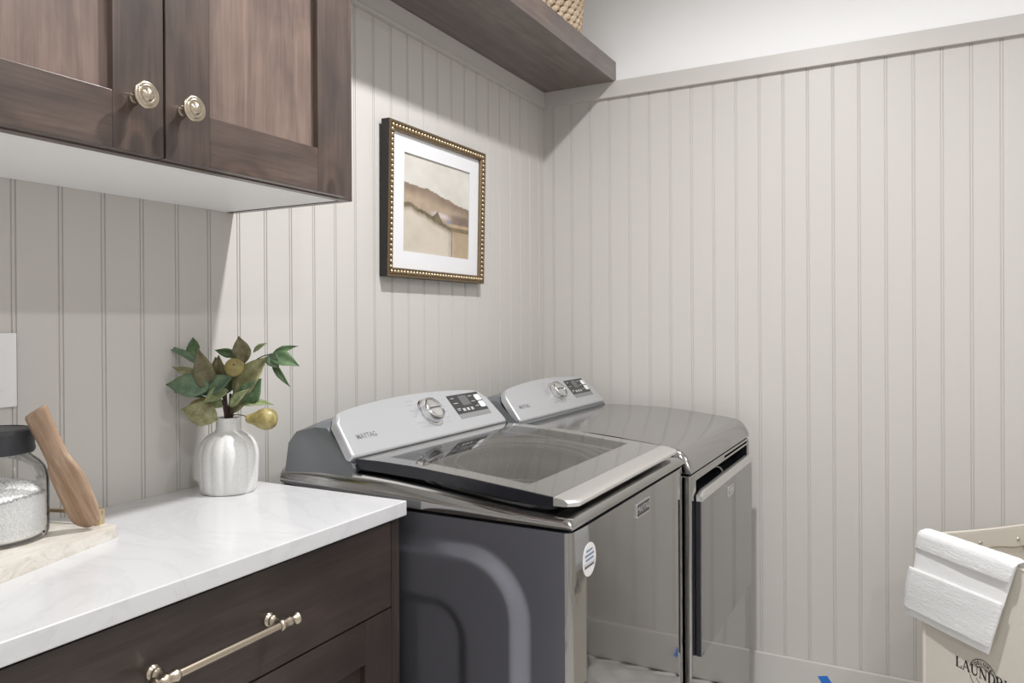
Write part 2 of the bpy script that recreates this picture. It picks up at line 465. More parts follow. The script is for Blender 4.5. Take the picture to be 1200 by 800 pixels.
# ------------------------------------------------------------------ wall cabinet
def shaker(parent, x0, x1, z0, z1, yf, th, stile, mv, mh, mp, rec=.011, name='door'):
    """frame-and-panel front: door > stile, rail, panel"""
    d = bpy.data.objects.new(name, None); COL.objects.link(d); d.parent = parent
    d.location = Vector(((x0 + x1) / 2, yf + th, z0)) - wloc(parent); d.empty_display_size = .03
    for a, b in ((x0, x0 + stile), (x1 - stile, x1)):
        bm = bmesh.new(); box(bm, a, b, yf, yf + th, z0, z1, .0012); obj('stile', bm, mv, d)
    for a, b in ((z0, z0 + stile), (z1 - stile, z1)):
        bm = bmesh.new(); box(bm, x0 + stile, x1 - stile, yf + .0003, yf + th, a, b, .0012); obj('rail', bm, mh, d)
    bm = bmesh.new(); box(bm, x0 + stile - .003, x1 - stile + .003, yf + rec, yf + th - .002, z0 + stile - .003, z1 - stile + .003); obj('panel', bm, mp, d)
    return d

def knob(parent, x, y, z):
    bm = bmesh.new()
    prof = [(.0085, 0), (.0085, .002), (.0062, .004), (.0062, .012), (.0085, .0135), (.0090, .0155), (.0066, .0175), (.008, .0195), (.0175, .0225), (.0192, .025), (.0192, .027),
            (.0178, .0288), (.0150, .0285), (.0142, .0297), (.0128, .0302), (.0095, .0296), (.0088, .0312), (.0060, .0335), (.002, .0344), (.0004, .0345)]
    lathe(bm, prof, (x, y, z), (0, -1, 0), 36)
    return obj('knob', bm, M_brass, parent, sharp=60)

CX0, CX1, CYF, CZ0, CZ1 = -2.446, -1.5612, -.3345, 1.5316, 2.46
cab = thing('upper_cabinet', ((CX0 + CX1) / 2, -.17, CZ0), 'dark wood wall cabinet with two shaker doors and round brass knobs', 'cabinet')
bm = bmesh.new()
box(bm, CX0, CX0 + .018, CYF + .0185, -.0005, CZ0, CZ1, .0005); box(bm, CX1 - .018, CX1, CYF + .0185, -.0005, CZ0, CZ1, .0005)
box(bm, CX0 + .019, CX1 - .019, CYF + .0185, -.013, CZ1 - .018, CZ1 - .001); box(bm, CX0 + .019, CX1 - .019, -.012, -.001, CZ0 + .021, CZ1 - .001)
obj('carcass', bm, M_wood_v, cab)
for nm, a, b, c, d in (('bottom_rail', CX0 + .0455, CX1 - .0455, CZ0, CZ0 + .03), ('top_rail', CX0 + .0455, CX1 - .0455, CZ1 - .05, CZ1), ('frame_stile', CX0, CX0 + .045, CZ0, CZ1), ('frame_stile', CX1 - .045, CX1, CZ0, CZ1), ('frame_stile', -2.022, -1.984, CZ0 + .0305, CZ1 - .0505)):
    bm = bmesh.new(); box(bm, a, b, CYF, CYF + .018, c, d, .0008); obj(nm, bm, M_wood_h if 'rail' in nm else M_wood_v, cab)
bm = bmesh.new(); box(bm, CX0 + .0185, CX1 - .0185, CYF + .0185, -.0005, CZ0 + .0015, CZ0 + .02)
props(obj('bottom_panel', bm, M_melamine, cab), 'white underside panel')
DYF = -.355
for x0, x1, kx in ((-2.4030, -2.0046, -2.0512), (-2.0008, -1.6003, -1.9718)):
    d = shaker(cab, x0, x1, 1.5335, 2.44, DYF, .0195, .0795, M_wood_v, M_wood_h, M_wood_v2)
    knob(d, kx, DYF, 1.610)

# ------------------------------------------------------------------ base cabinet + worktop
BX0, BX1, BYF = -2.446, -1.5735, -.4545
base = thing('base_cabinet', ((BX0 + BX1) / 2, -.23, 0), 'dark wood base cabinet with drawers under the white worktop', 'cabinet')
bm = bmesh.new()
box(bm, BX0, BX0 + .018, BYF + .018, 0 - .018, .0, .923, .001); box(bm, BX1 - .018, BX1, BYF + .018, -.018, 0, .923, .001)
box(bm, BX0, BX1, BYF + .02, -.018, .1, .118); box(bm, BX0, BX1, BYF + .06, BYF + .075, 0, .1)
box(bm, BX0 + .018, BX1 - .018, BYF + .0195, BYF + .026, .11, .915)
obj('carcass', bm, M_wood_shaded_v, base)
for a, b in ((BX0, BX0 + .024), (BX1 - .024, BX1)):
    bm = bmesh.new(); box(bm, a, b, BYF, BYF + .0175, .0, .923, .001); obj('frame_stile', bm, M_wood_shaded_v, base)
DX0, DX1 = -2.4205, -1.5993
dr = bpy.data.objects.new('drawer', None); COL.objects.link(dr); dr.parent = base
dr.location = Vector(((DX0 + DX1) / 2, BYF, .757)) - wloc(base)
bm = bmesh.new(); box(bm, DX0, DX1, BYF - .0005, BYF + .0195, .7585, .9165, .0012); obj('drawer_front', bm, M_wood_shaded_h, dr)
# bar handle: two turned posts, collars and a round bar
bm = bmesh.new()
hz, hy = .839, -.489
for px in (-2.1024, -1.9034):
    lathe(bm, [(.0105, 0), (.0108, .002), (.0095, .0035), (.0075, .005), (.0072, .008), (.0088, .0095), (.0086, .012), (.0055, .015), (.005, .022), (.006, .030), (.006, .036)], (px, BYF - .0005, hz), (0, -1, 0), 28)
    s = 1 if px > -2 else -1
    lathe(bm, [(.0066, -.013), (.0086, -.011), (.0092, -.007), (.0078, -.004), (.0078, .004), (.0088, .0075), (.0078, .010), (.0062, .0115), (.0062, .017), (.0082, .019), (.0098, .0215), (.0098, .024), (.0060, .0262), (.001, .027)], (px, hy, hz), (s, 0, 0), 28)
cyl(bm, (-2.096, hy, hz), (-1.910, hy, hz), .0062, 24)
props(obj('handle', bm, M_brass, dr, sharp=50), 'champagne brass bar handle')
for z0, z1 in ((.4335, .7555), (.118, .4310)):
    shaker(base, DX0, DX1, z0, z1, BYF - .0005, .0195, .077, M_wood_shaded_v, M_wood_shaded_h, M_wood_shaded_h, name='drawer')

bm = bmesh.new(); box(bm, -2.452, -1.5655, -.4675, 0, .9232, .9513, .0022, 3)
props(obj('countertop', bm, M_quartz), 'white quartz worktop with square edges on the dark base cabinet', 'countertop')

# ------------------------------------------------------------------ floating shelf + basket
bm = bmesh.new(); box(bm, CX1 + .0005, -.0005, -.3090, -.0005, 2.2005, 2.2777, .0015)
props(obj('wall_shelf', bm, wood('shelf_alder', 'x', tuple(tuple(a * 1.25 for a in q) for q in WOODC), .42, seed=7.7, knots=False)), 'thick dark wood shelf high across the corner above the washer and dryer', 'shelf')
bm = bmesh.new()
bcx, bcy, bz = -.312, -.172, 2.2782
for k in range(12):
    z = bz + .011 + k * .0205; R = .107 + .014 * math.sin(min(1, k / 9) * PI / 2)
    n = 24
    for i in range(n):
        th = 2 * PI * (i + .5 * (k % 2)) / n
        rot = Matrix.Rotation(th, 3, 'Z') @ Matrix.Rotation(math.radians(30), 3, 'X')
        ball(bm, (bcx + R * math.cos(th), bcy + R * math.sin(th), z), .0118, (.95, 1.55, .95), 10, 7, rot)
lathe(bm, [(.10, .003), (.108, .10), (.111, .235), (.104, .235), (.100, .10), (.094, .008)], (bcx, bcy, bz), seg=40)
props(obj('basket', bm, M_rope, sharp=80), 'woven seagrass basket standing on the high wall shelf', 'basket')

# ------------------------------------------------------------------ framed picture
px0, px1, pz0, pz1 = -1.052, -.5255, 1.4205, 1.8585
pic = thing('framed_picture', ((px0 + px1) / 2, -.002, pz0), 'abstract landscape picture with white mat in a beaded gold frame', 'picture')
fw, pd = .0265, .030
bm = bmesh.new()
# outer moulding with mitred corners
def moulding(bm, prof, mi=0):
    rings = []
    for (ins, y) in prof:
        rings.append([bm.verts.new((x, y, z)) for x, z in ((px0 + ins, pz0 + ins), (px1 - ins, pz0 + ins), (px1 - ins, pz1 - ins), (px0 + ins, pz1 - ins))])
    for a, b in zip(rings, rings[1:]):
        for i in range(4): bm.faces.new((a[i], a[(i + 1) % 4], b[(i + 1) % 4], b[i])).material_index = mi
moulding(bm, [(0, -.001), (0, -pd + .002)], 1)
moulding(bm, [(0, -pd + .002), (.0012, -pd), (.0075, -pd), (.0085, -pd + .003), (.0205, -pd + .003), (.0215, -pd + .0005), (.0245, -pd + .002), (.0265, -pd + .006), (.0265, -.008)], 0)
moulding(bm, [(.0265, -.008), (.0265, -.001), (0, -.001)], 1)
obj('frame', bm, [M_frame, M_frame_s], pic, sharp=25)
bm = bmesh.new()
def beads(a, b, n, vert):
    for i in range(n):
        t = (i + .5) / n
        x = a[0] + (b[0] - a[0]) * t; z = a[1] + (b[1] - a[1]) * t
        ball(bm, (x, -pd + .0022, z), .0066, (1.0, .95, 1.0), 12, 9)
m_ = .0145
beads((px0 + m_ - .004, pz0 + m_), (px1 - m_ + .004, pz0 + m_), 33, False); beads((px0 + m_ - .004, pz1 - m_), (px1 - m_ + .004, pz1 - m_), 33, False)
beads((px0 + m_, pz0 + m_ + .006), (px0 + m_, pz1 - m_ - .006), 27, True); beads((px1 - m_, pz0 + m_ + .006), (px1 - m_, pz1 - m_ - .006), 27, True)
props(obj('bead_trim', bm, M_frame_b, pic, sharp=80), 'bright gold beading')
bm = bmesh.new()
ix0, ix1, iz0, iz1 = px0 + .0262, px1 - .0262, pz0 + .0262, pz1 - .0262
ax0, ax1, az0, az1 = ix0 + .060, ix1 - .054, iz0 + .051, iz1 - .050
for a, b, c, d in ((ix0, ax0, iz0, iz1), (ax1, ix1, iz0, iz1), (ax0, ax1, iz0, az0), (ax0, ax1, az1, iz1)): box(bm, a, b, -.0175, -.014, c, d)
obj('mat_board', bm, M_matboard, pic, flat=True)
# painted sheet: colours of the picture itself
bm = bmesh.new(); NX, NZ = 120, 110
rp = random.Random(3)
lat = [[rp.random() for _ in range(64)] for _ in range(64)]
def vn(x, y):
    i, j = int(math.floor(x)), int(math.floor(y)); fx, fy = x - i, y - j
    fx, fy = fx * fx * (3 - 2 * fx), fy * fy * (3 - 2 * fy); L = lambda a, b: lat[a % 64][b % 64]
    return lerp(lerp(L(i, j), L(i + 1, j), fx), lerp(L(i, j + 1), L(i + 1, j + 1), fx), fy)
def fbm(x, y): return .5 * vn(x, y) + .27 * vn(2.1 * x, 2.1 * y) + .15 * vn(4.3 * x, 4.3 * y) + .08 * vn(9 * x, 9 * y)
def lin(c): return tuple((v / 255 / 12.92 if v < 10 else ((v / 255 + .055) / 1.055) ** 2.4) for v in c)
def mixc(a, b, t): return tuple(lerp(p, q, t) for p, q in zip(a, b))
def picture(u, v):
    n = fbm(u * 5, v * 6); n2 = fbm(u * 14 + 9, v * 14)
    c = mixc((192, 188, 180), (215, 212, 205), n)
    hill = .665 + .05 * fbm(u * 4 + 3, .5) - .13 * smooth(.25, 1.05, u) + .012 * (n2 - .5)
    if v < hill:
        c = mixc((132, 114, 98), (172, 154, 134), smooth(hill - .01, hill - .15, v) * .9 + .5 * (n2 - .5))
    glow = smooth(.05, 0, abs(v - (.47 - .06 * u))) * smooth(.35, .5, u) * smooth(.85, .6, u)
    c = mixc(c, (206, 196, 204), glow * .8)
    cone = max(0, .085 - abs(u - .50) * 1.1)
    ridge = .505 - .30 * max(0, u - .12) + .02 * (fbm(u * 9, 2) - .5) * 2
    ridge = max(ridge, .335)
    if u > .56 and .37 < v < .52: c = mixc(c, mixc((108, 94, 86), (140, 120, 106), n2), smooth(.60, .80, u + .1 * (n2 - .5)) * smooth(.50, .445, v + .03 * (n - .5)))
    if u > .66 and .335 < v < .372: c = mixc(c, mixc((160, 138, 114), (184, 160, 132), n2), .8 * smooth(.64, .76, u))
    if v < ridge + cone and v > ridge - .045 - .02 * n2: c = mixc((84, 78, 64), (140, 124, 96), n2 * 1.2 - .1)
    if abs(u - .67) < .025 and .36 < v < .40: c = mixc(c, (120, 138, 180), .7)
    if v <= ridge - .035 - .02 * n2:
        c = mixc((182, 172, 159), (205, 195, 181), n)
        c = mixc((150, 138, 120), c, smooth(0, .06, ridge - .04 - v))
        c = mixc(c, mixc((152, 134, 110), (184, 162, 132), n), .85 * smooth(.69, .78, u + .05 * (n2 - .5)))
        c = mixc(c, (104, 90, 80), .6 * smooth(.016, .002, abs(u - .725 - .01 * (n - .5))))
        if abs(u - .70) < .03: c = mixc(c, (140, 128, 120), .4 * n2)
    return lin(tuple(min(255, max(0, q)) for q in c))
grid(bm, NX, NZ, lambda i, j: (lerp(ax0 - .002, ax1 + .002, i / (NX - 1)), -.013, lerp(az0 - .002, az1 + .002, j / (NZ - 1))))
art = obj('art_print', bm, None or mat('art_print_paper', (.5, .5, .5), .7), pic, flat=True, normals=False)
at_ = art.data.color_attributes.new('pigment', 'FLOAT_COLOR', 'POINT')
for i in range(NX):
    for j in range(NZ): at_.data[i * NZ + j].color = (*picture(i / (NX - 1), j / (NZ - 1)), 1)
t = NT(art.data.materials[0]); an = t.n('ShaderNodeVertexColor'); an.layer_name = 'pigment'; t.col(an.outputs['Color'])
bm = bmesh.new(); box(bm, ix0, ix1, -.0125, -.006, iz0, iz1); obj('backing', bm, M_frame_s, pic, flat=True)
pic.rotation_euler = (math.radians(1.3), 0, 0)

# ------------------------------------------------------------------ washer and dryer
def deck(bm, x0, x1, yf, yb, zg, zt, rx, rf, expo=2.4):
    ts = [0, .01, .03, .07, .13, .21, .31, .43, .57, .72, .86, 1]
    xs = [x0 + rx * q for q in ts] + [lerp(x0 + rx, x1 - rx, q / 8) for q in range(1, 8)] + [x1 - rx * q for q in ts[::-1]]
    ys = [yf + rf * q for q in ts] + [lerp(yf + rf, yb, q / 22) for q in range(1, 23)]
    rd = lambda q: (1 - (1 - min(1, max(0, q))) ** expo) ** (1 / expo)
    def h(i, j):
        x, y = xs[i], ys[j]; g0 = zg(y)
        fx = rd(min(x - x0, x1 - x) / rx); fy = rd((y - yf) / rf)
        return Vector((x, y, g0 + (zt(y) - g0) * (.12 + .88 * fx * fy)))
    vs = grid(bm, len(xs), len(ys), h)
    nx, ny = len(xs), len(ys)
    loop = [vs[i][0] for i in range(nx)] + [vs[nx - 1][j] for j in range(1, ny)] + [vs[i][ny - 1] for i in range(nx - 2, -1, -1)] + [vs[0][j] for j in range(ny - 2, 0, -1)]
    low = [bm.verts.new((v.co.x, v.co.y, zg(v.co.y))) for v in loop]
    low2 = [bm.verts.new((v.co.x + .004 * (1 if v.co.x < (x0 + x1) / 2 else -1), v.co.y + (.004 if v.co.y < (yf + yb) / 2 else 0), zg(v.co.y) - .003)) for v in loop]
    n = len(loop)
    for i in range(n):
        k = (i + 1) % n
        bm.faces.new((loop[i], low[i], low[k], loop[k])); bm.faces.new((low[i], low2[i], low2[k], low[k]))

def console(root, xc, hw, zo):
    """raked control panel on its grey housing: housing, control_panel (> dial, display ...)"""
    # housing loft
    bm = bmesh.new(); st = []
    for q in range(-12, 13):
        u = q / 12; a = abs(u)
        x = xc + u * (hw - .004)
        top = 1.0985 - .016 * a ** 2 - .008 * smooth(.9, 1, a) + zo
        ins = smooth(.9, 1, a)
        P = [(-.122, .955), (-.134, 1.034), (-.151, 1.058), (-.190, top - .006), (-.214, top - .009), (-.236, top - .030), (-.292, 1.0015), (-.302, .990), (-.300, .962)]
        pull = (0, .002, .008, .018, .033, .032, .019, .014, .004)
        st.append([bm.verts.new((x - u * pl * smooth(.6, 1, a), y, z + (zo if 1 < z < top - .1 else 0))) for (y, z), pl in zip(P, pull)])
    for a, b in zip(st, st[1:]):
        for k in range(len(a)):
            kk = (k + 1) % len(a); bm.faces.new((a[k], b[k], b[kk], a[kk]))
    bm.faces.new(st[0][::-1]); bm.faces.new(st[-1])
    obj('console_housing', bm, M_conbody, root, sharp=28)
    fr = frame_pts((xc, -.2945, 1.0045 + zo), (1, 0, 0), (0, .662, .7495), (0, -.7495, .662))
    # panel outline: arched top, rounded corners
    H = lambda u: .1335 - .0225 * (u / .32) ** 2
    hb, ht = .330, .316
    pts = [(-hb + .010, .0), (hb - .010, .0)]
    pts += [(hb - .003, .003), (hb, .012)]
    N = 26
    up = []
    for k in range(N + 1):
        u = ht * (1 - 2 * k / N); e = (ht - abs(u)); cut = 0
        if e < .022: cut = .022 - math.sqrt(max(0, .022 ** 2 - (.022 - e) ** 2))
        up.append((u, H(u) - cut))
    pts += up + [(-hb, .012), (-hb + .003, .003)]
    bm = bmesh.new(); prism(bm, pts, fr, -.009, .0115, .0075, 4)
    panel = obj('control_panel', bm, M_console, root, sharp=40)
    W = .0116
    # dial
    ku, kv = .014, .073
    bm = bmesh.new(); o = fr(ku, kv, W - .001); ax = Vector((0, -.7495, .662))
    lathe(bm, [(.040, 0), (.040, .0025), (.0365, .004), (.036, .004)], o, ax, 48, mi=0)
    lathe(bm, [(.0335, .003), (.0345, .006), (.0335, .019), (.031, .0225), (.0285, .0235), (.0268, .0225), (.0262, .0215), (.02, .0222), (.008, .0226), (.0005, .0227)], o, ax, 48, mi=0)
    f2 = frame_pts(o, (1, 0, 0), (0, .662, .7495), ax)
    for (u, v, s) in ((-.024, .008, .004), (.024, -.006, .004)): pass
    prism(bm, rrect(-.021, .021, -.0022, .0022, .002, 3), f2, .0225, .0232, mi=1)
    for k in range(28):
        a0, a1 = math.radians(200 + k * 5), math.radians(204 + k * 5)
    lathe(bm, [(.0272, .0237), (.0278, .0242), (.0284, .0237)], o, ax, 48, cap=False, mi=2)
    obj('dial', bm, [M_chrome, M_ink, M_ink], panel, sharp=40)
    # display
    bm = bmesh.new()
    sk = lambda v: .018 * (.112 - v) / .076     # the display leans with the panel's rake
    def quad(u0, u1, v0, v1, w, mi):
        prism(bm, [(u0, v0), (u1, v0), (u1, v1), (u0, v1)], fr, W - .0008, W + w, mi=mi)
    quad(.124, .279, .0505, .1115, .0006, 0); quad(.124, .279, .036, .0505, .0006, 1)
    quad(.172, .213, .075, .106, .0010, 2)
    for v in (.083, .060): prism(bm, rrect(.250, .276, v, v + .0195, .004, 4), fr, W, W + .0016, mi=3)
    for u, v, l in ((.134, .100, .016), (.134, .084, .014), (.142, .0835, .012), (.134, .066, .016), (.134, .0615, .012), (.222, .100, .018), (.222, .082, .018), (.228, .066, .016)):
        quad(u, u + l, v, v + .0022, .0010, 4)
    for u in (.158, .178, .198):
        quad(u, u + .012, .0575, .0665, .0010, 4)
    obj('display', bm, [M_screen, M_greystrip, M_lcd, M_white, M_greystrip2], panel, flat=True)
    # printed legends round the dial and the maker's word
    bm = bmesh.new()
    for sgn, lens in ((-1, (.034, .022, .016, .012, .02, .026)), (1, (.022, .018, .014, .018, .014, .02))):
        for k, l in enumerate(lens):
            a = math.radians(62 - k * 23); u = ku + sgn * (.046 + .012 * (1 - math.cos(a)) - .004) * (1 if True else 1); v = kv + .046 * math.sin(a)
            u = ku + sgn * (.047 * math.cos(a) + .012)
            u0, u1 = (u - l, u) if sgn < 0 else (u, u + l)
            prism(bm, [(u0, v), (u1, v), (u1, v + .0022), (u0, v + .0022)], fr, W - .0004, W + .0003)
    obj('cycle_marks', bm, M_legend, panel, flat=True, normals=False); bm = bmesh.new()
    text_into(bm, 'MAYTAG', .0180, frame_pts(fr(-.253, .046, W + .0003), (1, 0, 0), (0, .662, .7495), (0, -.7495, .662)), 0, 0, .92, bold=.0002)
    obj('maker_name', bm, [mat('grey_maker_print', (.17, .17, .18), .5)], panel, flat=True, normals=False)
    return fr
M_greystrip2 = mat('display_icon_grey', (.42, .42, .42), .4)
M_legend = mat('pale_legend_print', (.36, .36, .37), .5)

def badge(root, xc, yf, zc, w, h, dark):
    fr = frame_pts((xc, yf, zc), (1, 0, 0), (0, 0, 1), (0, -1, 0))
    bm = bmesh.new()
    o = rrect(-w / 2, w / 2, -h / 2, h / 2, .0025, 3); i = rrect(-w / 2 + .003, w / 2 - .003, -h / 2 + .003, h / 2 - .003, .0015, 3)
    prism(bm, o, fr, -.001, .0035, .0008, 2, 0); prism(bm, i, fr, .003, .0038, mi=1)
    text_into(bm, 'MAYTAG', h * .62, fr, .0040, 0, (w - .012) / (h * .62 * 3.75), .0002, .0003)
    props(obj('badge', bm, [M_chrome, dark], root, sharp=30), 'chrome rimmed nameplate')

# ---- washer
WX0, WX1, WYF, WYB = -1.542, -.842, -.8005, -.115
wash = thing('washing_machine', ((WX0 + WX1) / 2, (WYF + WYB) / 2, 0), 'dark slate top-load washing machine with a flat glass lid beside the worktop', 'washing machine')
wzg = lambda y: interp([(-.81, .9290), (-.42, .9300), (-.28, .9345), (-.115, .950)], y)
wzt = lambda y: interp([(-.81, .949), (-.76, .9495), (-.70, .953), (-.64, .958), (-.5, .973), (-.4, .981), (-.32, .985), (-.115, .988)], y)
# body: front, sides and back wrapped with rounded corners
bm = bmesh.new()
R_ = .012
def ztop(y): return wzg(y) - .006
outline = []
def bow(x):
    e = min(x - WX0, WX1 - x); return WYF + .0042 * max(0, (.075 - e) / .075) ** 2.2
NF = 60
for k in range(NF + 1):
    x = lerp(WX0 + R_, WX1 - R_, k / NF); outline.append((x, bow(x)))
yc = outline[-1][1]
for k in range(1, 7):
    a = math.radians(-90 + 15 * k); outline.append((WX1 - R_ + R_ * math.cos(a), yc + R_ + R_ * math.sin(a)))
outline += [(WX1, WYB), (WX0, WYB)]
for k in range(0, 6):
    a = math.radians(180 + 15 * k); outline.append((WX0 + R_ + R_ * math.cos(a), yc + R_ + R_ * math.sin(a)))
n = len(outline); skip = outline.index((WX0, WYB))
lo = [bm.verts.new((x, y, .025)) for x, y in outline]; hi = [bm.verts.new((x, y, ztop(y))) for x, y in outline]
for i in range(n):
    k = (i + 1) % n
    if i == skip: continue     # the left side is its own embossed panel
    bm.faces.new((lo[i], lo[k], hi[k], hi[i]))
bm.faces.new(lo[::-1])
topf = bm.faces.new(hi); topf.material_index = 1  # top face blackened to stand in for shade inside the gap
o_ = obj('cabinet', bm, [M_metal, M_black], wash, sharp=40)
o_.modifiers.remove(o_.modifiers[0])
# embossed left side
def sd_rr(y, z, y0, y1, z1, r):
    # signed distance to an arch open at the bottom
    cy, hy_ = (y0 + y1) / 2, (y1 - y0) / 2
    qx = abs(y - cy) - (hy_ - r); qz = z - (z1 - r)
    return math.hypot(max(qx, 0), max(qz, 0)) + min(max(qx, qz), 0) - r
def emb(y, z):
    d1 = sd_rr(y, z, -.715, -.215, .880, .13); d2 = sd_rr(y, z, -.590, -.33, .772, .075)
    foot = smooth(.06, .14, z)
    return (-.013 * smooth(.004, -.034, d1) + .013 * smooth(.006, -.026, d2)) * foot
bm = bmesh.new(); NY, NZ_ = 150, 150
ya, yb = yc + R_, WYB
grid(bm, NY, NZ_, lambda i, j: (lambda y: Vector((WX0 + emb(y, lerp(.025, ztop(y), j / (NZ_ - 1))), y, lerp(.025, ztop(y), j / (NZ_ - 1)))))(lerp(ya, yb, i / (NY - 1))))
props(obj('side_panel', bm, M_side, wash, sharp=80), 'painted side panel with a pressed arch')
for x in (WX0 + .07, WX1 - .07):
    for y in (WYF + .07, WYB - .07):
        bm = bmesh.new(); lathe(bm, [(.022, 0), (.024, .004), (.024, .012), (.012, .014), (.012, .026)], (x, y, 0), seg=20); obj('foot', bm, M_black, wash)
bm = bmesh.new(); box(bm, WX0 + .009, WX1 - .009, WYF + .010, WYB, .918, .932, 0); obj('seam_shade', bm, M_black, wash, flat=True)  # black filler box painting the shade of the gap under the deck
bm = bmesh.new(); deck(bm, WX0, WX1, WYF, WYB, wzg, wzt, .05, .024)
obj('top_deck', bm, M_metal_top, wash, sharp=40)
# tub under the glass
bm = bmesh.new()
tc_ = (-1.195, -.53, .985)
zt_ = lambda x, y: wzt(y)
def ringz(r, lift):
    out = []
    for k in range(64):
        a = 2 * PI * k / 64; x = tc_[0] + r * math.cos(a) * 1.12; y = tc_[1] + r * math.sin(a) * .86
        out.append((x, y, wzt(y) + lift))
    return out
for r, lf, rr in ((.235, .003, .0045), (.205, .002, .006), (.17, .0015, .003)): tube(bm, ringz(r, lf), rr, 8, closed=True)
obj('tub_ring', bm, M_tub, wash, sharp=80)
# lid
lzt = lambda y: interp([(-.81, .9695), (-.765, .9748), (-.7, .9815), (-.66, .9855), (-.57, .9945), (-.45, 1.0045), (-.36, 1.0085), (-.30, 1.0085)], y)
lzb = lambda y: interp([(-.81, .9530), (-.764, .9560), (-.64, .9650), (-.5, .9795), (-.312, .9885), (-.30, .989)], y)
LX0, LX1, LY0, LY1 = -1.5135, -.8745, -.752, -.3005
ysl = [lerp(LY0, LY1, k / 20) for k in range(21)]
gx0, gx1, gy0, gy1 = LX0 + .048, LX1 - .048, LY0 + .072, LY1 - .05
bm = bmesh.new()
def lidstrip(bm, xa, xb, ylo, yhi, ztf, zbf, n=16):
    rows = []
    for k in range(n + 1):
        y = lerp(ylo, yhi, k / n)
        rows.append([bm.verts.new((xa, y, zbf(y))), bm.verts.new((xb, y, zbf(y))), bm.verts.new((xb, y, ztf(y))), bm.verts.new((xa, y, ztf(y)))])
    for a, b in zip(rows, rows[1:]):
        for q in range(4): bm.faces.new((a[q], a[(q + 1) % 4], b[(q + 1) % 4], b[q]))
    bm.faces.new(rows[0][::-1]); bm.faces.new(rows[-1])
lidstrip(bm, LX0 + .003, gx0, LY0, LY1, lzt, lambda y: lzt(y) - .004)
lidstrip(bm, gx1, LX1 - .003, LY0, LY1, lzt, lambda y: lzt(y) - .004)
lidstrip(bm, gx0, gx1, LY0, gy0, lzt, lambda y: lzt(y) - .004, 4)
lidstrip(bm, gx0, gx1, gy1, LY1, lzt, lambda y: lzt(y) - .004, 4)
lid = obj('lid', bm, M_lidframe, wash, sharp=20)
props(lid, 'smoked glass lid')
bm = bmesh.new()
NG = 18
grid(bm, NG, 24, lambda i, j: (lambda y: Vector((lerp(gx0, gx1, i / (NG - 1)), y, lzt(y) - .0002)))(lerp(gy0, gy1, j / 23)))
obj('lid_window', bm, M_lidglass, lid, sharp=80)
bm = bmesh.new()
lidstrip(bm, LX0, LX0 + .012, LY0, LY1, lambda y: lzt(y) - .0008, lzb)
lidstrip(bm, LX1 - .012, LX1, LY0, LY1, lambda y: lzt(y) - .0008, lzb)
lidstrip(bm, LX0 + .012, LX1 - .012, LY0, LY0 + .02, lambda y: lzt(y) - .005, lzb, 2)
obj('lid_rim', bm, M_navy, lid, sharp=20)
# chrome front strip, rounded at the ends
bm = bmesh.new()
prof = [(0, 0), (.012, -.0008), (.030, -.0022), (.040, -.0042), (.0455, -.0075), (.0465, -.0115), (.044, -.0145), (.032, -.0150), (0, -.0150)]
sec = []
NS = 40
for k in range(NS + 1):
    x = lerp(LX0 - .002, LX1 + .002, k / NS); e = min(x - LX0 + .002, LX1 + .002 - x)
    cut = 0 if e > .022 else .018 * (1 - math.sqrt(max(0, 1 - (1 - e / .022) ** 2)))
    sec.append([bm.verts.new((x, LY0 - d * (1 - cut / .0465), .9765 + z)) for d, z in prof])
for a, b in zip(sec, sec[1:]):
    for q in range(len(prof)):
        qq = (q + 1) % len(prof); bm.faces.new((a[q], a[qq], b[qq], b[q]))
bm.faces.new(sec[0][::-1]); bm.faces.new(sec[-1])
props(obj('lid_handle', bm, M_strip, lid, sharp=35), 'brushed chrome lid edge')
console(wash, (WX0 + WX1) / 2, .35, 0)
badge(wash, -1.171, WYF, .890, .085, .031, M_navy)
# round service sticker with rows of small print
bm = bmesh.new(); fr = frame_pts((-1.4664, WYF, .8595), (1, 0, 0), (0, 0, 1), (0, -1, 0))
prism(bm, arc(0, 0, .031, .0305, 0, 350, 35), fr, -.0002, .0004, mi=0)
for v, l, h in ((.0145, .028, .0042), (.0065, .040, .0042), (-.0015, .034, .0042)):
    k = -l / 2
    while k < l / 2:
        w_ = random.uniform(.0025, .0045); prism(bm, [(k, v), (k + w_, v), (k + w_, v + h), (k, v + h)], fr, .0004, .0006, mi=1); k += w_ + .0011
prism(bm, [(-.025, -.0062), (.025, -.0062), (.025, -.0056), (-.025, -.0056)], fr, .0004, .0006, mi=1)
for k, w_ in ((-.022, .010), (-.0105, .009), (.0, .012), (.0135, .008)): prism(bm, [(k, -.0135), (k + w_, -.0135), (k + w_, -.0088), (k, -.0088)], fr, .0004, .0006, mi=2)
props(obj('sticker', bm, [M_sticker, M_blueink, M_ink], wash, flat=True), 'round white sticker with blue print')

# ---- dryer
DX0_, DX1_, DYF_, DYB = -.817, -.081, -.8115, -.115
dry = thing('clothes_dryer', ((DX0_ + DX1_) / 2, (DYF_ + DYB) / 2, 0), 'dark slate clothes dryer with a drop-down front door in the corner', 'dryer')
bm = bmesh.new()
box(bm, DX0_, DX1_, DYF_, DYB, .025, .8930, .006, 3)
bmesh.ops.delete(bm, geom=[f for f in bm.faces if f.normal.y < -.99 and f.calc_area() > .05], context='FACES')
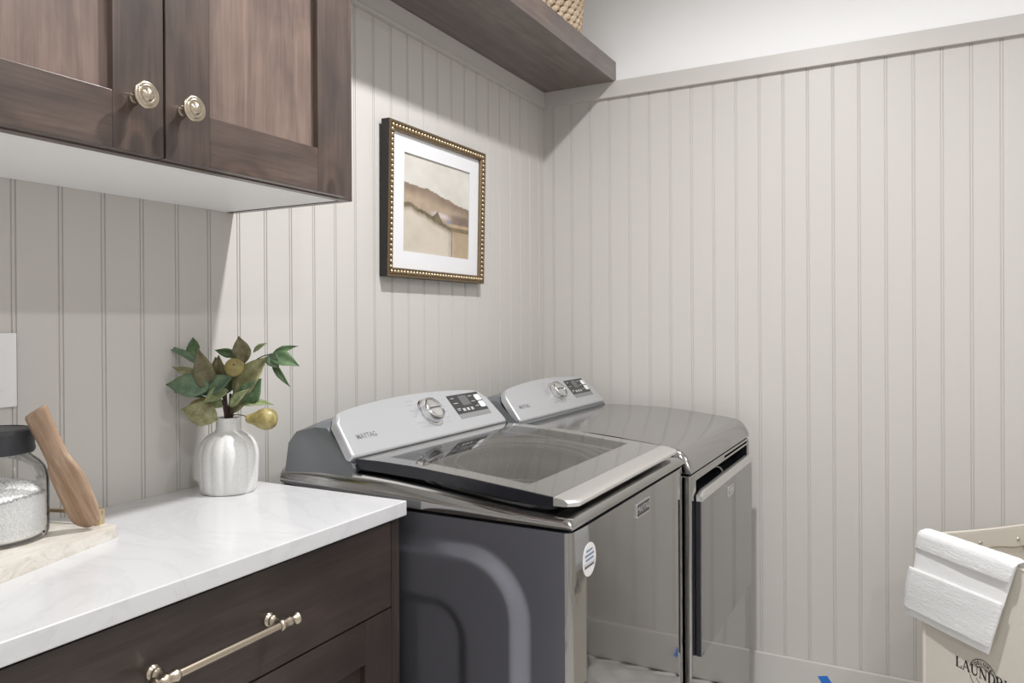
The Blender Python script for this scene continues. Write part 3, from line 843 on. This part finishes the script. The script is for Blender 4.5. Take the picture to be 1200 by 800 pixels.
# front skin with the pocket above the door cut out
PX0, PX1, PZ0, PZ1 = -.770, -.118, .790, .874
y = DYF_
def rect(bm, a, b, c, d, yy=y, mi=0):
    f = bm.faces.new([bm.verts.new(p) for p in ((a, yy, c), (b, yy, c), (b, yy, d), (a, yy, d))]); f.material_index = mi
e = .006
x0, x1, z0, z1 = DX0_ + e, DX1_ - e, .025 + e, .8930 - e
rect(bm, x0, x1, z0, PZ0); rect(bm, x0, PX0, PZ0, z1); rect(bm, PX1, x1, PZ0, z1); rect(bm, PX0, PX1, PZ1, z1)
bmesh.ops.remove_doubles(bm, verts=bm.verts[:], dist=1e-5)
obj('cabinet', bm, M_metal, dry, sharp=40)
bm = bmesh.new()
# pocket: a scooped dark recess
def pk(i, j):
    t = j / 10; a = t * PI
    return Vector((lerp(PX0, PX1, i / 20), DYF_ + .05 * math.sin(a) ** .7, lerp(PZ0, PZ1, .5 - .5 * math.cos(a))))
grid(bm, 21, 11, pk)
for i in (0, 20): bm.faces.new([bm.verts.new(pk(i, j)) for j in range(11)])
bmesh.ops.remove_doubles(bm, verts=bm.verts[:], dist=1e-6)
props(obj('handle_pocket', bm, mat('glossy_dark_recess', (.03, .032, .04), .06, .3, coat=1), dry, sharp=50), 'glossy dark grip recess')
for x in (DX0_ + .07, DX1_ - .07):
    for y in (DYF_ + .07, DYB - .07):
        bm = bmesh.new(); lathe(bm, [(.022, 0), (.024, .004), (.024, .012), (.012, .014), (.012, .026)], (x, y, 0), seg=20); obj('foot', bm, M_black, dry)
bm = bmesh.new(); box(bm, DX0_ + .008, DX1_ - .008, DYF_ + .008, DYB, .888, .902); obj('seam_shade', bm, M_black, dry, flat=True)  # black strip standing in for shade in the dryer's deck seam
dzg = lambda y: .8985
dzt = lambda y: interp([(-.82, .936), (-.795, .950), (-.7655, .9600), (-.70, .968), (-.6487, .9735), (-.58, .981), (-.5267, .985), (-.40, .988), (-.283, .987), (-.115, .985)], y)
bm = bmesh.new(); deck(bm, DX0_, DX1_, DYF_, DYB, dzg, dzt, .024, .035, 2.2); obj('top_deck', bm, M_metal_top, dry, sharp=45)
console(dry, (DX0_ + DX1_) / 2, .352, -.012)
# door with dark side edge, chrome grip strip
door = bpy.data.objects.new('door', None); COL.objects.link(door); door.parent = dry
gx_0, gx_1, gz0, gz1, gy = -.779, -.129, .418, .822, -.829
door.location = Vector(((gx_0 + gx_1) / 2, DYF_, gz0)) - wloc(dry)
bm = bmesh.new(); box(bm, gx_0, gx_1, gy + .0035, DYF_ - .0003, gz0, gz1 + .012, .002); obj('door_body', bm, M_navy, door)
bm = bmesh.new(); box(bm, gx_0 + .0005, gx_1 - .0005, gy, gy + .005, gz0 + .001, gz1, .0016); obj('door_skin', bm, appliance('slate_door_metal', (.31, .305, .30), .06), door)
bm = bmesh.new()
prof = [(0, 0), (-.0015, .001), (-.0015, .020), (.001, .0245), (.006, .0255), (.014, .0245), (.014, 0)]
sec = []
for k in range(31):
    x = lerp(gx_0 - .001, gx_1 + .001, k / 30); e_ = min(k, 30 - k); c_ = {0: .55, 1: .9}.get(e_, 1)
    sec.append([bm.verts.new((x, gy + p, gz1 + .0002 + q * c_)) for p, q in prof])
for a, b in zip(sec, sec[1:]):
    for q in range(len(prof)):
        qq = (q + 1) % len(prof); bm.faces.new((a[q], a[qq], b[qq], b[q]))
bm.faces.new(sec[0][::-1]); bm.faces.new(sec[-1])
props(obj('door_grip', bm, M_strip, door, sharp=35), 'brushed chrome grip strip')
badge(dry, -.452, gy, .7895, .070, .030, M_metal)

# ------------------------------------------------------------------ vase
VC = Vector((-1.6628, -.095, .9513))
bm = bmesh.new()
prof = [(.0500, 0), (.0525, .002), (.0545, .012), (.0562, .03), (.0575, .055), (.0580, .070), (.0572, .083), (.0540, .095), (.0480, .106), (.0390, .1145), (.0300, .119), (.0252, .1225), (.0238, .127), (.0236, .137), (.0240, .144), (.0246, .148), (.0240, .1495), (.0222, .1492), (.0208, .146), (.0206, .120), (.030, .108), (.040, .09), (.044, .04), (.03, .008), (.002, .007)]
def rib(th, h):
    k = smooth(0, .012, h) * smooth(.128, .105, h)
    return 1 + .045 * k * (abs(math.cos(th * 6.5 + .4)) ** .7 - .6)
def rib2(th, h): return rib(th, h)
lathe(bm, prof, VC, (0, 0, 1), 130, lambda th, h: 1 + .05 * smooth(0, .012, h) * smooth(.126, .104, h) * (abs(math.sin(th * 7)) ** .75 - .62))
props(obj('vase', bm, M_ceramic, sharp=60), 'white ribbed ceramic vase holding the leafy pear branch', 'vase')

# ------------------------------------------------------------------ leafy pear branch
RT = Vector((.475, -.88, 0)); FW = Vector((.88, .475, 0)); UP = Vector((0, 0, 1))
K_ = 1.543 / 892.6 / 3.637
def vp(x, y, w=0):
    """point in the bouquet: x, y across and down from a reference corner, w metres towards the room"""
    return VC + RT * ((x - 320) * K_) + UP * (.1495 - (y - 396) * K_) - FW * w
branch = thing('pear_branch', VC + UP * .14, 'artificial branch of green leaves and small pears standing in the white vase', 'plant')
def leaf(bx, by, tx, ty, width, m, wb=0, wt=0, roll=0, fold=.25, curl=.08):
    a, b = vp(bx, by, wb), vp(tx, ty, wt)
    ax = (b - a); L = ax.length; ax.normalize()
    n = (-FW + UP * .35); n = (n - ax * n.dot(ax)).normalized()
    s = ax.cross(n).normalized()
    rm = Matrix.Rotation(math.radians(roll), 3, ax); n = rm @ n; s = rm @ s
    hw = width * K_ / 2 * 1.3
    bm = bmesh.new()
    NL, NWD = 14, 7
    def pt(i, j):
        t = i / (NL - 1); q = (j / (NWD - 1)) * 2 - 1
        wv = hw * (math.sin(PI * min(1, t * .97 + .02) ** .80) ** 1.12 if 0 < t < 1 else .02)
        return a + ax * (L * t) + s * (q * wv) + n * (curl * L * math.sin(PI * t) - fold * abs(q) ** 1.3 * wv * -1 - (.0014 if j == 3 else 0)) + n * (.06 * wv * math.sin(t * 22 + q * 3))
    grid(bm, NL, NWD, pt)
    o = obj('leaf', bm, M_leaf[m], branch, sharp=80, normals=False)
    md = o.modifiers.new('thickness', 'SOLIDIFY'); md.thickness = .0007
    return o
# base x, base y, tip x, tip y, width, kind, depth at base, depth at tip, roll, fold
LV = [(225, 190, 42, 88, 30, 3, .0, .0, 35), (190, 138, 163, 55, 52, 0, .0, -.01, -20), (225, 235, 100, 178, 36, 4, .01, .02, 10), (262, 285, 218, 98, 66, 1, .02, .03, 10),
      (300, 285, 290, 130, 78, 1, .005, .01, -12), (268, 262, 88, 250, 76, 3, .025, .035, -8), (225, 310, 108, 284, 28, 0, .01, .02, 30), (300, 398, 160, 350, 84, 4, .03, .045, 12),
      (255, 375, 212, 425, 36, 2, .02, .03, 0), (345, 276, 250, 326, 58, 2, .03, .04, 20), (345, 132, 240, 112, 32, 0, -.03, -.03, -25), (362, 150, 334, 78, 38, 2, -.03, -.03, 20),
      (400, 165, 374, 50, 60, 1, .01, .01, 6), (415, 122, 476, 82, 22, 2, -.02, -.02, -20), (362, 310, 500, 136, 92, 4, .015, .01, -8), (400, 330, 484, 226, 72, 0, .02, .03, 18),
      (392, 340, 538, 336, 34, 2, .02, .035, -30), (508, 132, 620, 94, 26, 0, .0, .0, -10), (504, 135, 637, 178, 56, 0, .005, .02, -15), (508, 160, 592, 268, 24, 0, .0, .01, 15),
      (503, 128, 552, 186, 46, 3, .01, .02, 10), (195, 262, 134, 204, 34, 0, -.02, -.02, 10), (262, 285, 372, 216, 64, 3, .028, .03, -14), (330, 380, 420, 250, 52, 4, .0, .0, 10),
      (335, 300, 418, 182, 48, 1, -.015, -.015, -10), (300, 300, 335, 128, 58, 0, -.02, -.02, 8), (240, 305, 168, 232, 38, 3, -.01, -.01, -14), (315, 345, 236, 322, 40, 2, .012, .02, 16), (352, 345, 436, 268, 34, 2, .03, .035, -6), (280, 240, 250, 140, 44, 3, -.015, -.02, 0)]
for L_ in LV: leaf(*L_)
def bez(p0, p1, p2, n=9): return [p0 * (1 - t) ** 2 + p1 * 2 * t * (1 - t) + p2 * t * t for t in [k / n for k in range(n + 1)]]
bm = bmesh.new()
S0 = vp(322, 470, 0)
for (x, y, w, r) in ((300, 300, .0, .0022), (318, 290, .012, .0028), (335, 295, .006, .0026), (350, 300, -.006, .0022), (310, 320, .014, .003)):
    tube(bm, bez(S0 + Vector((random.uniform(-.006, .006), random.uniform(-.006, .006), 0)), vp(lerp(322, x, .5), 390, w * .5), vp(x, y, w)), [r * 1.2] * 5 + [r] * 5, 7)
obj('bark_stem', bm, M_bark, branch, sharp=80)
bm = bmesh.new()
for (x, y, w, mx, my) in ((376, 205, .02, 345, 330), (262, 270, .015, 300, 340), (225, 190, 0, 270, 250), (345, 132, -.03, 330, 250), (400, 160, .01, 365, 260), (400, 330, .02, 350, 370), (508, 130, 0, 410, 128), (440, 392, .03, 380, 370), (190, 138, 0, 270, 220), (300, 285, .005, 312, 340)):
    st_ = vp(335, 390, .0) if x != 508 else vp(352, 300, 0)
    tube(bm, bez(st_, vp(mx, my, w), vp(x, y, w)), .0012, 6)
obj('twig', bm, M_twig, branch, sharp=80)
def pear(cx, cy, w, r, axis, prof):
    bm = bmesh.new(); c = vp(cx, cy, w); ax = (RT * axis[0] + UP * axis[1] - FW * axis[2]).normalized()
    lathe(bm, [(max(.0002, a * r), h * r) for a, h in prof], c, ax, 28, mi=0)
    # dark blossom end
    e_ = c + ax * (prof[0][1] * r); lathe(bm, [(.16 * r, -.02 * r), (.2 * r, .03 * r), (.1 * r, .1 * r)], e_, ax, 12, mi=1)
    return obj('pear', bm, [M_pear, M_bark], branch, sharp=80)
PP = [(.02, -.90), (.14, -.93), (.3, -.95), (.6, -.84), (.85, -.55), (.97, -.15), (.95, .2), (.8, .6), (.58, .95), (.44, 1.25), (.38, 1.5), (.26, 1.68), (.08, 1.74), (.02, 1.74)]
pear(374, 180, .035, 40 * K_, (-.25, -.35, -.9), PP)
pear(505, 395, .035, 48 * K_, (-.95, .02, .1), PP)
pear(183, 355, -.005, 34 * K_, (.5, .6, .1), PP)

# ------------------------------------------------------------------ tray, jar, paddle, switch
A_ = Vector((-1.9709, -.2022, .9513)); ta = math.radians(17.5)
TU = Vector((-math.cos(ta), -math.sin(ta), 0)); TV = Vector((-math.sin(ta), math.cos(ta), 0))
frt = frame_pts(A_, TU, TV, (0, 0, 1))
tray = thing('serving_tray', frt(.18, .1), 'cream marble tray with brass rail handles on the white worktop', 'tray')
bm = bmesh.new(); prism(bm, rrect(0, .37, 0, .199, .016, 5), frt, .0002, .018, .0015, 2); obj('marble_board', bm, M_marble, tray)
for u in (.0065, .3635):
    bm = bmesh.new()
    for v in (.036, .163): prism(bm, rrect(u - .006, u + .006, v - .006, v + .006, .0006, 2), frt, .018, .0435, .0005, 1)
    prism(bm, rrect(u - .0022, u + .0022, .030, .169, .0005, 2), frt, .0345, .0400)
    obj('handle', bm, M_brass2, tray)

JC = Vector((-2.1175, -.115, .9694))
jar = thing('storage_jar', JC, 'clear glass jar with a black screw lid on the marble tray', 'jar')
bm = bmesh.new()
lathe(bm, [(.010, .004), (.050, .004), (.0655, .0015), (.0700, .0035), (.0722, .010), (.0724, .085), (.0710, .096), (.0668, .106), (.060, .115), (.0525, .1215), (.0490, .1255), (.0488, .133), (.0488, .150)], JC, seg=72, cap=False)
lathe(bm, [(.0505, .1262), (.0515, .1275), (.0505, .129)], JC, seg=72, cap=False)
obj('glass_body', bm, M_jarglass, jar, sharp=60)
bm = bmesh.new()
lathe(bm, [(.0500, .1300), (.0535, .1302), (.0548, .1325), (.0548, .1375), (.0540, .139), (.0540, .1585), (.0525, .1635), (.0490, .1655), (.0440, .1660), (.0432, .1648), (.002, .1648)], JC, seg=72)
props(obj('jar_lid', bm, M_lid, jar, sharp=40), 'matte black lid')
bm = bmesh.new()
rs = random.Random(5)
ph = (1 + 5 ** .5) / 2; nl = math.sqrt(1 + ph * ph)
ICO_V = [(a / nl, b / nl, c / nl) for a, b, c in ((-1, ph, 0), (1, ph, 0), (-1, -ph, 0), (1, -ph, 0), (0, -1, ph), (0, 1, ph), (0, -1, -ph), (0, 1, -ph), (ph, 0, -1), (ph, 0, 1), (-ph, 0, -1), (-ph, 0, 1))]
ICO_F = ((0, 11, 5), (0, 5, 1), (0, 1, 7), (0, 7, 10), (0, 10, 11), (1, 5, 9), (5, 11, 4), (11, 10, 2), (10, 7, 6), (7, 1, 8), (3, 9, 4), (3, 4, 2), (3, 2, 6), (3, 6, 8), (3, 8, 9), (4, 9, 5), (2, 4, 11), (6, 2, 10), (8, 6, 7), (9, 8, 1))
ftop = lambda x, y: .071 + .006 * math.sin(x * 40 + 1) + .008 * math.sin(y * 31 + .5)
core = [(.004, .0055), (.062, .0055), (.0665, .011), (.0672, .058)]
lathe(bm, core, JC, seg=48)
grid(bm, 24, 8, lambda i, j: JC + Vector((.0665 * j / 7 * math.cos(2 * PI * i / 24), .0665 * j / 7 * math.sin(2 * PI * i / 24), ftop(.0665 * j / 7 * math.cos(2 * PI * i / 24), .0665 * j / 7 * math.sin(2 * PI * i / 24)) - .002)), closed_u=True)
grid(bm, 48, 2, lambda i, j: JC + Vector((.0668 * math.cos(2 * PI * i / 48), .0668 * math.sin(2 * PI * i / 48), 56e-3 if j == 0 else ftop(.0665 * math.cos(2 * PI * i / 48), .0665 * math.sin(2 * PI * i / 48)) - .002)), closed_u=True)
def grain(p):
    r = rs.uniform(.0016, .0028); m = Matrix.Translation(p) @ Matrix.Rotation(rs.random() * 6, 4, (rs.random(), rs.random(), .3)) @ Matrix.Diagonal((r, r * rs.uniform(.7, 1.2), r * rs.uniform(.6, 1), 1))
    ic = [bm.verts.new(m @ Vector(v)) for v in ICO_V]
    for f in ICO_F: bm.faces.new([ic[q] for q in f])
for k in range(3000):
    a = rs.random() * 2 * PI; x, y = .0661 * math.cos(a), .0661 * math.sin(a)
    grain(JC + Vector((x, y, rs.uniform(.011, ftop(x, y)))))
for k in range(900):
    a = rs.random() * 2 * PI; r = .067 * math.sqrt(rs.random()); x, y = r * math.cos(a), r * math.sin(a)
    grain(JC + Vector((x, y, ftop(x, y) - .0016)))
props(obj('bath_salt', bm, M_salt, sharp=80, normals=False, origin=JC + Vector((0, 0, .005))), 'white coarse granules filling the glass jar two thirds', 'bath salt', kind='stuff')

# wooden paddle leaning on the jar lid
pb = Vector((-2.0105, -.181, .9730)); ptp = Vector((-2.0925, -.1810, 1.1635))
axp = (ptp - pb).normalized(); LP_ = (ptp - pb).length
wp = RT - axp * RT.dot(axp); wp.normalize(); np_ = wp.cross(axp); 
if np_.dot(FW) > 0: np_ = -np_
frp = frame_pts(pb, wp, axp, np_)
hwr = [(0, .004), (.004, .012), (.010, .0185), (.018, .0225), (.03, .0250), (.055, .0262), (.08, .0258), (.100, .0240), (.112, .0212), (.122, .0176), (.135, .0155), (.155, .0146), (.175, .0152), (LP_ - .003, .0162), (LP_, .0145)]
hwl = [(0, .006), (.004, .014), (.010, .0195), (.018, .0225), (.03, .0235), (.055, .0232), (.08, .0226), (.100, .0222), (.110, .0198), (.117, .0162), (.127, .0145), (.155, .0146), (.175, .0152), (LP_ - .003, .0162), (LP_, .0145)]
bm = bmesh.new(); secs = []
zs_ = [0, .002, .005, .010, .016, .024, .035, .05, .065, .08, .095, .105, .112, .118, .125, .135, .15, .165, .178, LP_ - .004, LP_ - .001, LP_]
for v in zs_:
    a, b = interp(hwl, v), interp(hwr, v)
    th = interp([(0, .003), (.01, .0045), (.05, .0055), (.11, .007), (.13, .0085), (LP_ - .004, .0095), (LP_, .008)], v)
    ring = []
    for k in range(24):
        t_ = 2 * PI * k / 24; c_, s_ = math.cos(t_), math.sin(t_)
        ex = lambda q: math.copysign(abs(q) ** .55, q)
        u = ex(c_) * (b if c_ > 0 else a) * 1.08; w = ex(s_) * th
        ring.append(bm.verts.new(frp(u, v + (.006 * (u / .0178) if v > .17 else 0), w)))
    secs.append(ring)
for a, b in zip(secs, secs[1:]):
    for k in range(24): bm.faces.new((a[k], a[(k + 1) % 24], b[(k + 1) % 24], b[k]))
bm.faces.new(secs[0][::-1]); bm.faces.new(secs[-1])
pad = obj('wooden_paddle', bm, M_paddle, sharp=50, origin=pb)
RM = Matrix((wp, -np_, axp)).transposed(); RM = RM if RM.determinant() > 0 else Matrix((wp, np_, axp)).transposed()
pad.data.transform(RM.inverted().to_4x4()); pad.rotation_euler = RM.to_euler()
props(pad, 'worn wooden paddle leaning on the glass jar on the marble tray', 'paddle')

sw = thing('switch_plate', (-2.06, 0, 1.154), 'white switch plate on the panelled wall above the glass jar', 'switch plate')
bm = bmesh.new(); box(bm, -2.0982, -2.0222, -.0065, 0, 1.1540, 1.2768, .002); obj('plate', bm, M_plate, sw)
for xc in (-2.0602,):
    bm = bmesh.new(); box(bm, xc - .0165, xc + .0165, -.0095, -.006, 1.183, 1.248, .0012); obj('rocker', bm, M_plate, sw)

# ------------------------------------------------------------------ hamper, towel, tape
P = Vector((-.327, -1.3297, 0)); dR = Vector((-.7290, -.6845, 0)).normalized(); nO = Vector((-.6845, .7290, 0)).normalized(); dQ = -nO
WR, WQ, HZ = .392, .368, .6895
ham = thing('laundry_hamper', P + dR * WR / 2 + dQ * WQ / 2, 'cream canvas laundry hamper with black lettering, in front of the right wall', 'hamper')
frh = frame_pts(P, dR, dQ, (0, 0, 1))
zb = .05
def wall(name, u0, v0, u1, v1):
    """one canvas side, slightly slack, with a folded hem"""
    a, b = Vector((u0, v0)), Vector((u1, v1)); d = (b - a); L = d.length; d.normalize(); n = Vector((d.y, -d.x))
    bm = bmesh.new(); NU, NV = 16, 18
    def sk(off):
        def f(i, j):
            s, t = i / (NU - 1), j / (NV - 1)
            z = lerp(zb, HZ, t); sag = .006 * math.sin(PI * s) * math.sin(PI * t) * 1.0
            dz = -.004 * math.sin(PI * s) if j == NV - 1 else 0
            q = a + d * (L * s) + n * (off - sag)
            return frh(q.x, q.y, z + dz)
        return f
    g1 = grid(bm, NU, NV, sk(.0)); g2 = grid(bm, NU, NV, sk(-.0028))
    for i in range(NU - 1):
        bm.faces.new((g1[i][NV - 1], g1[i + 1][NV - 1], g2[i + 1][NV - 1], g2[i][NV - 1])); bm.faces.new((g1[i][0], g1[i + 1][0], g2[i + 1][0], g2[i][0]))
    for i in (0, NU - 1):
        for j in range(NV - 1): bm.faces.new((g1[i][j], g1[i][j + 1], g2[i][j + 1], g2[i][j]))
    tube(bm, [frh(*(a + d * (L * k / 10) + n * -.0014), HZ - .004 * math.sin(PI * k / 10)) for k in range(11)], .0042, 8)
    # inner flap held by studs
    bm2 = bmesh.new()
    def fl(off):
        def f(i, j):
            s, t = i / 20, j / 4
            depth = .046 + .008 * smooth(.30, .10, min(s, 1 - s)) 
            q = a + d * (L * lerp(.03, .97, s)) + n * off
            return frh(q.x, q.y, HZ - .004 * math.sin(PI * s) - .002 - depth * t)
        return f
    g1 = grid(bm2, 21, 5, fl(-.006)); g2 = grid(bm2, 21, 5, fl(-.0085))
    for i in range(20): bm2.faces.new((g1[i][4], g1[i + 1][4], g2[i + 1][4], g2[i][4])); bm2.faces.new((g1[i][0], g1[i + 1][0], g2[i + 1][0], g2[i][0]))
    s_ = obj(name, bm, M_canvas, ham, sharp=50); fo = obj('rim_flap', bm2, M_canvas, s_, sharp=50)
    for q_ in (.10 * L, .47 * L, .92 * L):
        bm = bmesh.new(); c = a + d * q_
        c3 = frh(c.x, c.y, HZ - .037); n3 = -(dR * n.x + dQ * n.y)
        lathe(bm, [(.0062, .0080), (.0064, .0094), (.0052, .0108), (.0026, .0102), (.0022, .0116), (.0004, .0120)], c3, n3, 16)
        obj('stud', bm, M_chrome, s_)
    return s_
front = wall('front_side', 0, 0, WR, 0)
wall('far_side', WR, WQ, 0, WQ)
wall('left_side', 0, WQ, 0, 0)
wall('right_side', WR, 0, WR, WQ)
bm = bmesh.new(); prism(bm, [(0.002, .002), (WR - .002, .002), (WR - .002, WQ - .002), (.002, WQ - .002)], frh, zb, zb + .006); obj('bottom', bm, M_canvas, ham)
for u, v in ((.006, .006), (WR - .006, .006), (WR - .006, WQ - .006), (.006, WQ - .006)):
    bm = bmesh.new(); cyl(bm, frh(u, v, 0), frh(u, v, HZ - .006), .0055, 14); cyl(bm, frh(u, v, 0), frh(u, v, .015), .008, 14); obj('leg', bm, M_chrome, ham)
    bm = bmesh.new(); cyl(bm, frh(u, v, zb), frh(u, v, HZ - .012), .0085, 16); ball(bm, frh(u, v, HZ - .010), .0088, (1, 1, .6), 14, 8); obj('pole_sleeve', bm, M_canvas, ham)
# lettering
bm = bmesh.new()
def sagw(u, z): return .006 * math.sin(PI * u / WR) * math.sin(PI * (z - zb) / (HZ - zb))
frl = lambda u, v: frh(u, sagw(u, v) - .0009, v)
adv = {'L': .84, 'A': .96, 'U': .98, 'N': 1.0, 'D': .92, 'R': .95, 'Y': .95}
tot = sum(adv[c] for c in 'LAUNDRY'); hgt = .0268; wsc = .172 / tot; u = .110
for ch in 'LAUNDRY':
    serif_glyph(bm, ch, lambda a, b, u=u: frl(u + a * wsc, .3700 + b * hgt)); u += adv[ch] * wsc
cc = (.1955, .3775)
for r0, w_ in ((.0412, .0018), (.0235, .0016)):
    # the rings pass behind the word
    for a0, a1 in ((14, 166), (196, 344)):
        if r0 < .03: a0, a1 = (a0 + 26, a1 - 26) if a0 < 100 else (a0 + 14, a1 - 14)
        stroke(bm, frl, arc(cc[0], cc[1], r0, r0, a0, a1, 40), w_)
for word, top in (('DELUXE', True), ('COMPANY', False)):
    if not top: continue
    for k, ch in enumerate(word):
        a = math.radians(90 + (2.5 - k) * 17.5); r_ = .0322
        o2 = (cc[0] + r_ * math.cos(a), cc[1] + r_ * math.sin(a)); ca, sa = math.cos(a - PI / 2), math.sin(a - PI / 2)
        text_into(bm, ch, .0125, lambda x, y, w=0, o2=o2, ca=ca, sa=sa: frl(o2[0] + ca * x - sa * y, o2[1] + sa * x + ca * y), bold=.0003)
props(obj('lettering', bm, M_printink, front, flat=True, normals=False), 'black printed word in a round stamp')

# towel folded over the left rim of the hamper
bm = bmesh.new()
NU, NT_ = 40, 64
rt_ = random.Random(2)
# path over the rim: (v across from outside face, z); v<0 is outside
def slab(bm, path, u_of, thick, fuzz, mi, end_r=True):
    """a padded sheet following path [(off, z)], u_of(t) -> (u0,u1)"""
    # arc-length samples
    pts = []; 
    seg = [(Vector(a), Vector(b)) for a, b in zip(path, path[1:])]
    L = sum((b - a).length for a, b in seg)
    def sample(t):
        d = t * L
        for a, b in seg:
            l = (b - a).length
            if d <= l + 1e-9: return a + (b - a) * (d / l), (b - a).normalized()
            d -= l
        return seg[-1][1], (seg[-1][1] - seg[-1][0]).normalized()
    def P_(i, j, sgn):
        s, t = i / (NU - 1), j / (NT_ - 1)
        c, dv = sample(t); nn = Vector((-dv.y, dv.x))
        e = min(s, 1 - s, .08) / .08; et = min(t, 1 - t, .05) / .05
        h = thick * math.sqrt(max(0, 1 - (1 - e) ** 2) * max(.0, 1 - (1 - et) ** 2))
        u0, u1 = u_of(t)
        ww = .0035 * math.sin(3.1 * s + 2.0 * t) * smooth(.35, 1, t)
        q = c + nn * (sgn * h + fuzz * rt_.uniform(-1, 1) + ww)
        return frh(lerp(u0, u1, s) + fuzz * rt_.uniform(-1, 1), q.x, q.y)
    a = grid(bm, NU, NT_, lambda i, j: P_(i, j, 1), mi); b = grid(bm, NU, NT_, lambda i, j: P_(i, j, -1), mi)
    for i in range(NU - 1):
        for j in (0, NT_ - 1): bm.faces.new((a[i][j], a[i + 1][j], b[i + 1][j], b[i][j])).material_index = mi
    for j in range(NT_ - 1):
        for i in (0, NU - 1): bm.faces.new((a[i][j], a[i][j + 1], b[i][j + 1], b[i][j])).material_index = mi
def arcpath(r, cz, n=10): return [(r * math.cos(math.radians(a)), cz + r * math.sin(math.radians(a))) for a in [lerp(0, 180, k / n) for k in range(n + 1)]]
def skew(z, w0=.004, w1=.306):
    k = (HZ - z)
    return (w0 - .215 * k, w1 - .31 * k)
cz = HZ - .001
# inner core layer: from inside the hamper over the rim and down to the flat band and hem
path = [(.012, .60)] + [(.0005 + q[0] * .9, q[1] + .002) for q in arcpath(.0135, cz)] + [(-.0135, .60), (-.0125, .452)]
def uo(path):
    seg = [(Vector(a), Vector(b)) for a, b in zip(path, path[1:])]; L = sum((b - a).length for a, b in seg)
    def f(t):
        d = t * L
        for a, b in seg:
            l = (b - a).length
            if d <= l + 1e-9:
                z = (a + (b - a) * (d / l)).y; break
            d -= l
        return skew(z)
    return f
slab(bm, path, uo(path), .0048, .0003, 1)
# fluffy roll over the top
path2 = [(.0185, .655)] + [(q[0] * 1.3, q[1] + .001) for q in arcpath(.0165, cz)] + [(-.0225, .668), (-.0215, .652)]
slab(bm, path2, lambda t, f=uo(path2): (f(t)[0] - .001, f(t)[1] + .004), .0062, .0006, 0)
# thick folded border below the flat band
path3 = [(-.0225, .597), (-.0240, .56), (-.0235, .51), (-.0215, .474)]
slab(bm, path3, lambda t, f=uo(path3): (f(t)[0] - .006, f(t)[1] + .003), .0062, .0006, 0)
props(obj('towel', bm, [M_terry, M_flat], sharp=70), 'white terry towel folded over the rim of the canvas hamper', 'towel')

bm = bmesh.new()
p1, p2 = Vector((-1.0194, .0963)), Vector((-1.0500, .1040)); dd = Vector((-.545, -.84)) * .045
fr = lambda u, v, w=0: Vector((-.0151 - w, u, v))
prism(bm, [tuple(p1), tuple(p1 + dd), tuple(p2 + dd), tuple(p2)], fr, 0, .0003)
props(obj('masking_tape', bm, M_tape, flat=True), 'small slanted piece of blue masking tape on the baseboard', 'tape')

# ------------------------------------------------------------------ ceiling lights
spots = [(-1.33, -.92, 31, 166), (-2.75, -.95, 7, 170), (-1.33, -2.25, 9.5, 170), (-2.75, -2.25, 13, 170)]
where = ['over the washer', 'over the worktop', 'over the middle of the room away from the appliances', 'over the far end of the room away from the worktop']
for (x, y, e, sp), wh in zip(spots, where):
    cl = thing('ceiling_light', (x, y, ZC), 'round recessed ceiling light ' + wh, 'ceiling light', 'recessed ceiling lights')
    bm = bmesh.new(); lathe(bm, [(.048, 0), (.070, 0), (.072, -.004), (.066, -.006), (.050, -.005), (.048, 0)], (x, y, ZC), (0, 0, 1), 40, cap=False); obj('trim_ring', bm, M_white, cl)
    ld = bpy.data.lights.new('can_lamp', 'AREA'); ld.shape = 'DISK'; ld.size = .085; ld.energy = e; ld.color = (1, .998, 1.0); ld.spread = math.radians(sp)
    lo_ = bpy.data.objects.new('can_lamp', ld); COL.objects.link(lo_); lo_.location = (0, 0, -.007); lo_.parent = cl

# ------------------------------------------------------------------ camera, world, view
th, pt, ro = .49474, -.00344, -.00533
fwv = Vector((math.cos(th), math.sin(th), 0)); rtv = Vector((math.sin(th), -math.cos(th), 0)); upv = Vector((0, 0, 1))
f2 = fwv * math.cos(pt) + upv * math.sin(pt); u2 = -fwv * math.sin(pt) + upv * math.cos(pt)
r3 = rtv * math.cos(ro) + u2 * math.sin(ro); u3 = -rtv * math.sin(ro) + u2 * math.cos(ro)
cam = bpy.data.cameras.new('camera'); co = bpy.data.objects.new('camera', cam); COL.objects.link(co)
mw = Matrix.Identity(4)
for k in range(3): mw[k][0], mw[k][1], mw[k][2] = r3[k], u3[k], -f2[k]
mw[0][3], mw[1][3], mw[2][3] = -2.74728, -1.33472, 1.29
co.matrix_world = mw
cam.sensor_width = 36; cam.lens = 892.607 / 1200 * 36; cam.shift_y = -(400 - 380.52) / 1200
cam.clip_start = .02
S.camera = co
w = bpy.data.worlds.new('world'); S.world = w; w.use_nodes = True
w.node_tree.nodes['Background'].inputs[0].default_value = (.9, .95, 1, 1); w.node_tree.nodes['Background'].inputs[1].default_value = .3
S.view_settings.view_transform = 'Standard'; S.view_settings.look = 'None'; S.view_settings.exposure = .07; S.view_settings.gamma = 1
S.view_settings.use_curve_mapping = False
S.cycles.use_denoising = True
S.cycles.max_bounces = 10; S.cycles.diffuse_bounces = 6; S.cycles.glossy_bounces = 6; S.cycles.transparent_max_bounces = 12
S.cycles.sample_clamp_indirect = 4; S.cycles.blur_glossy = .5
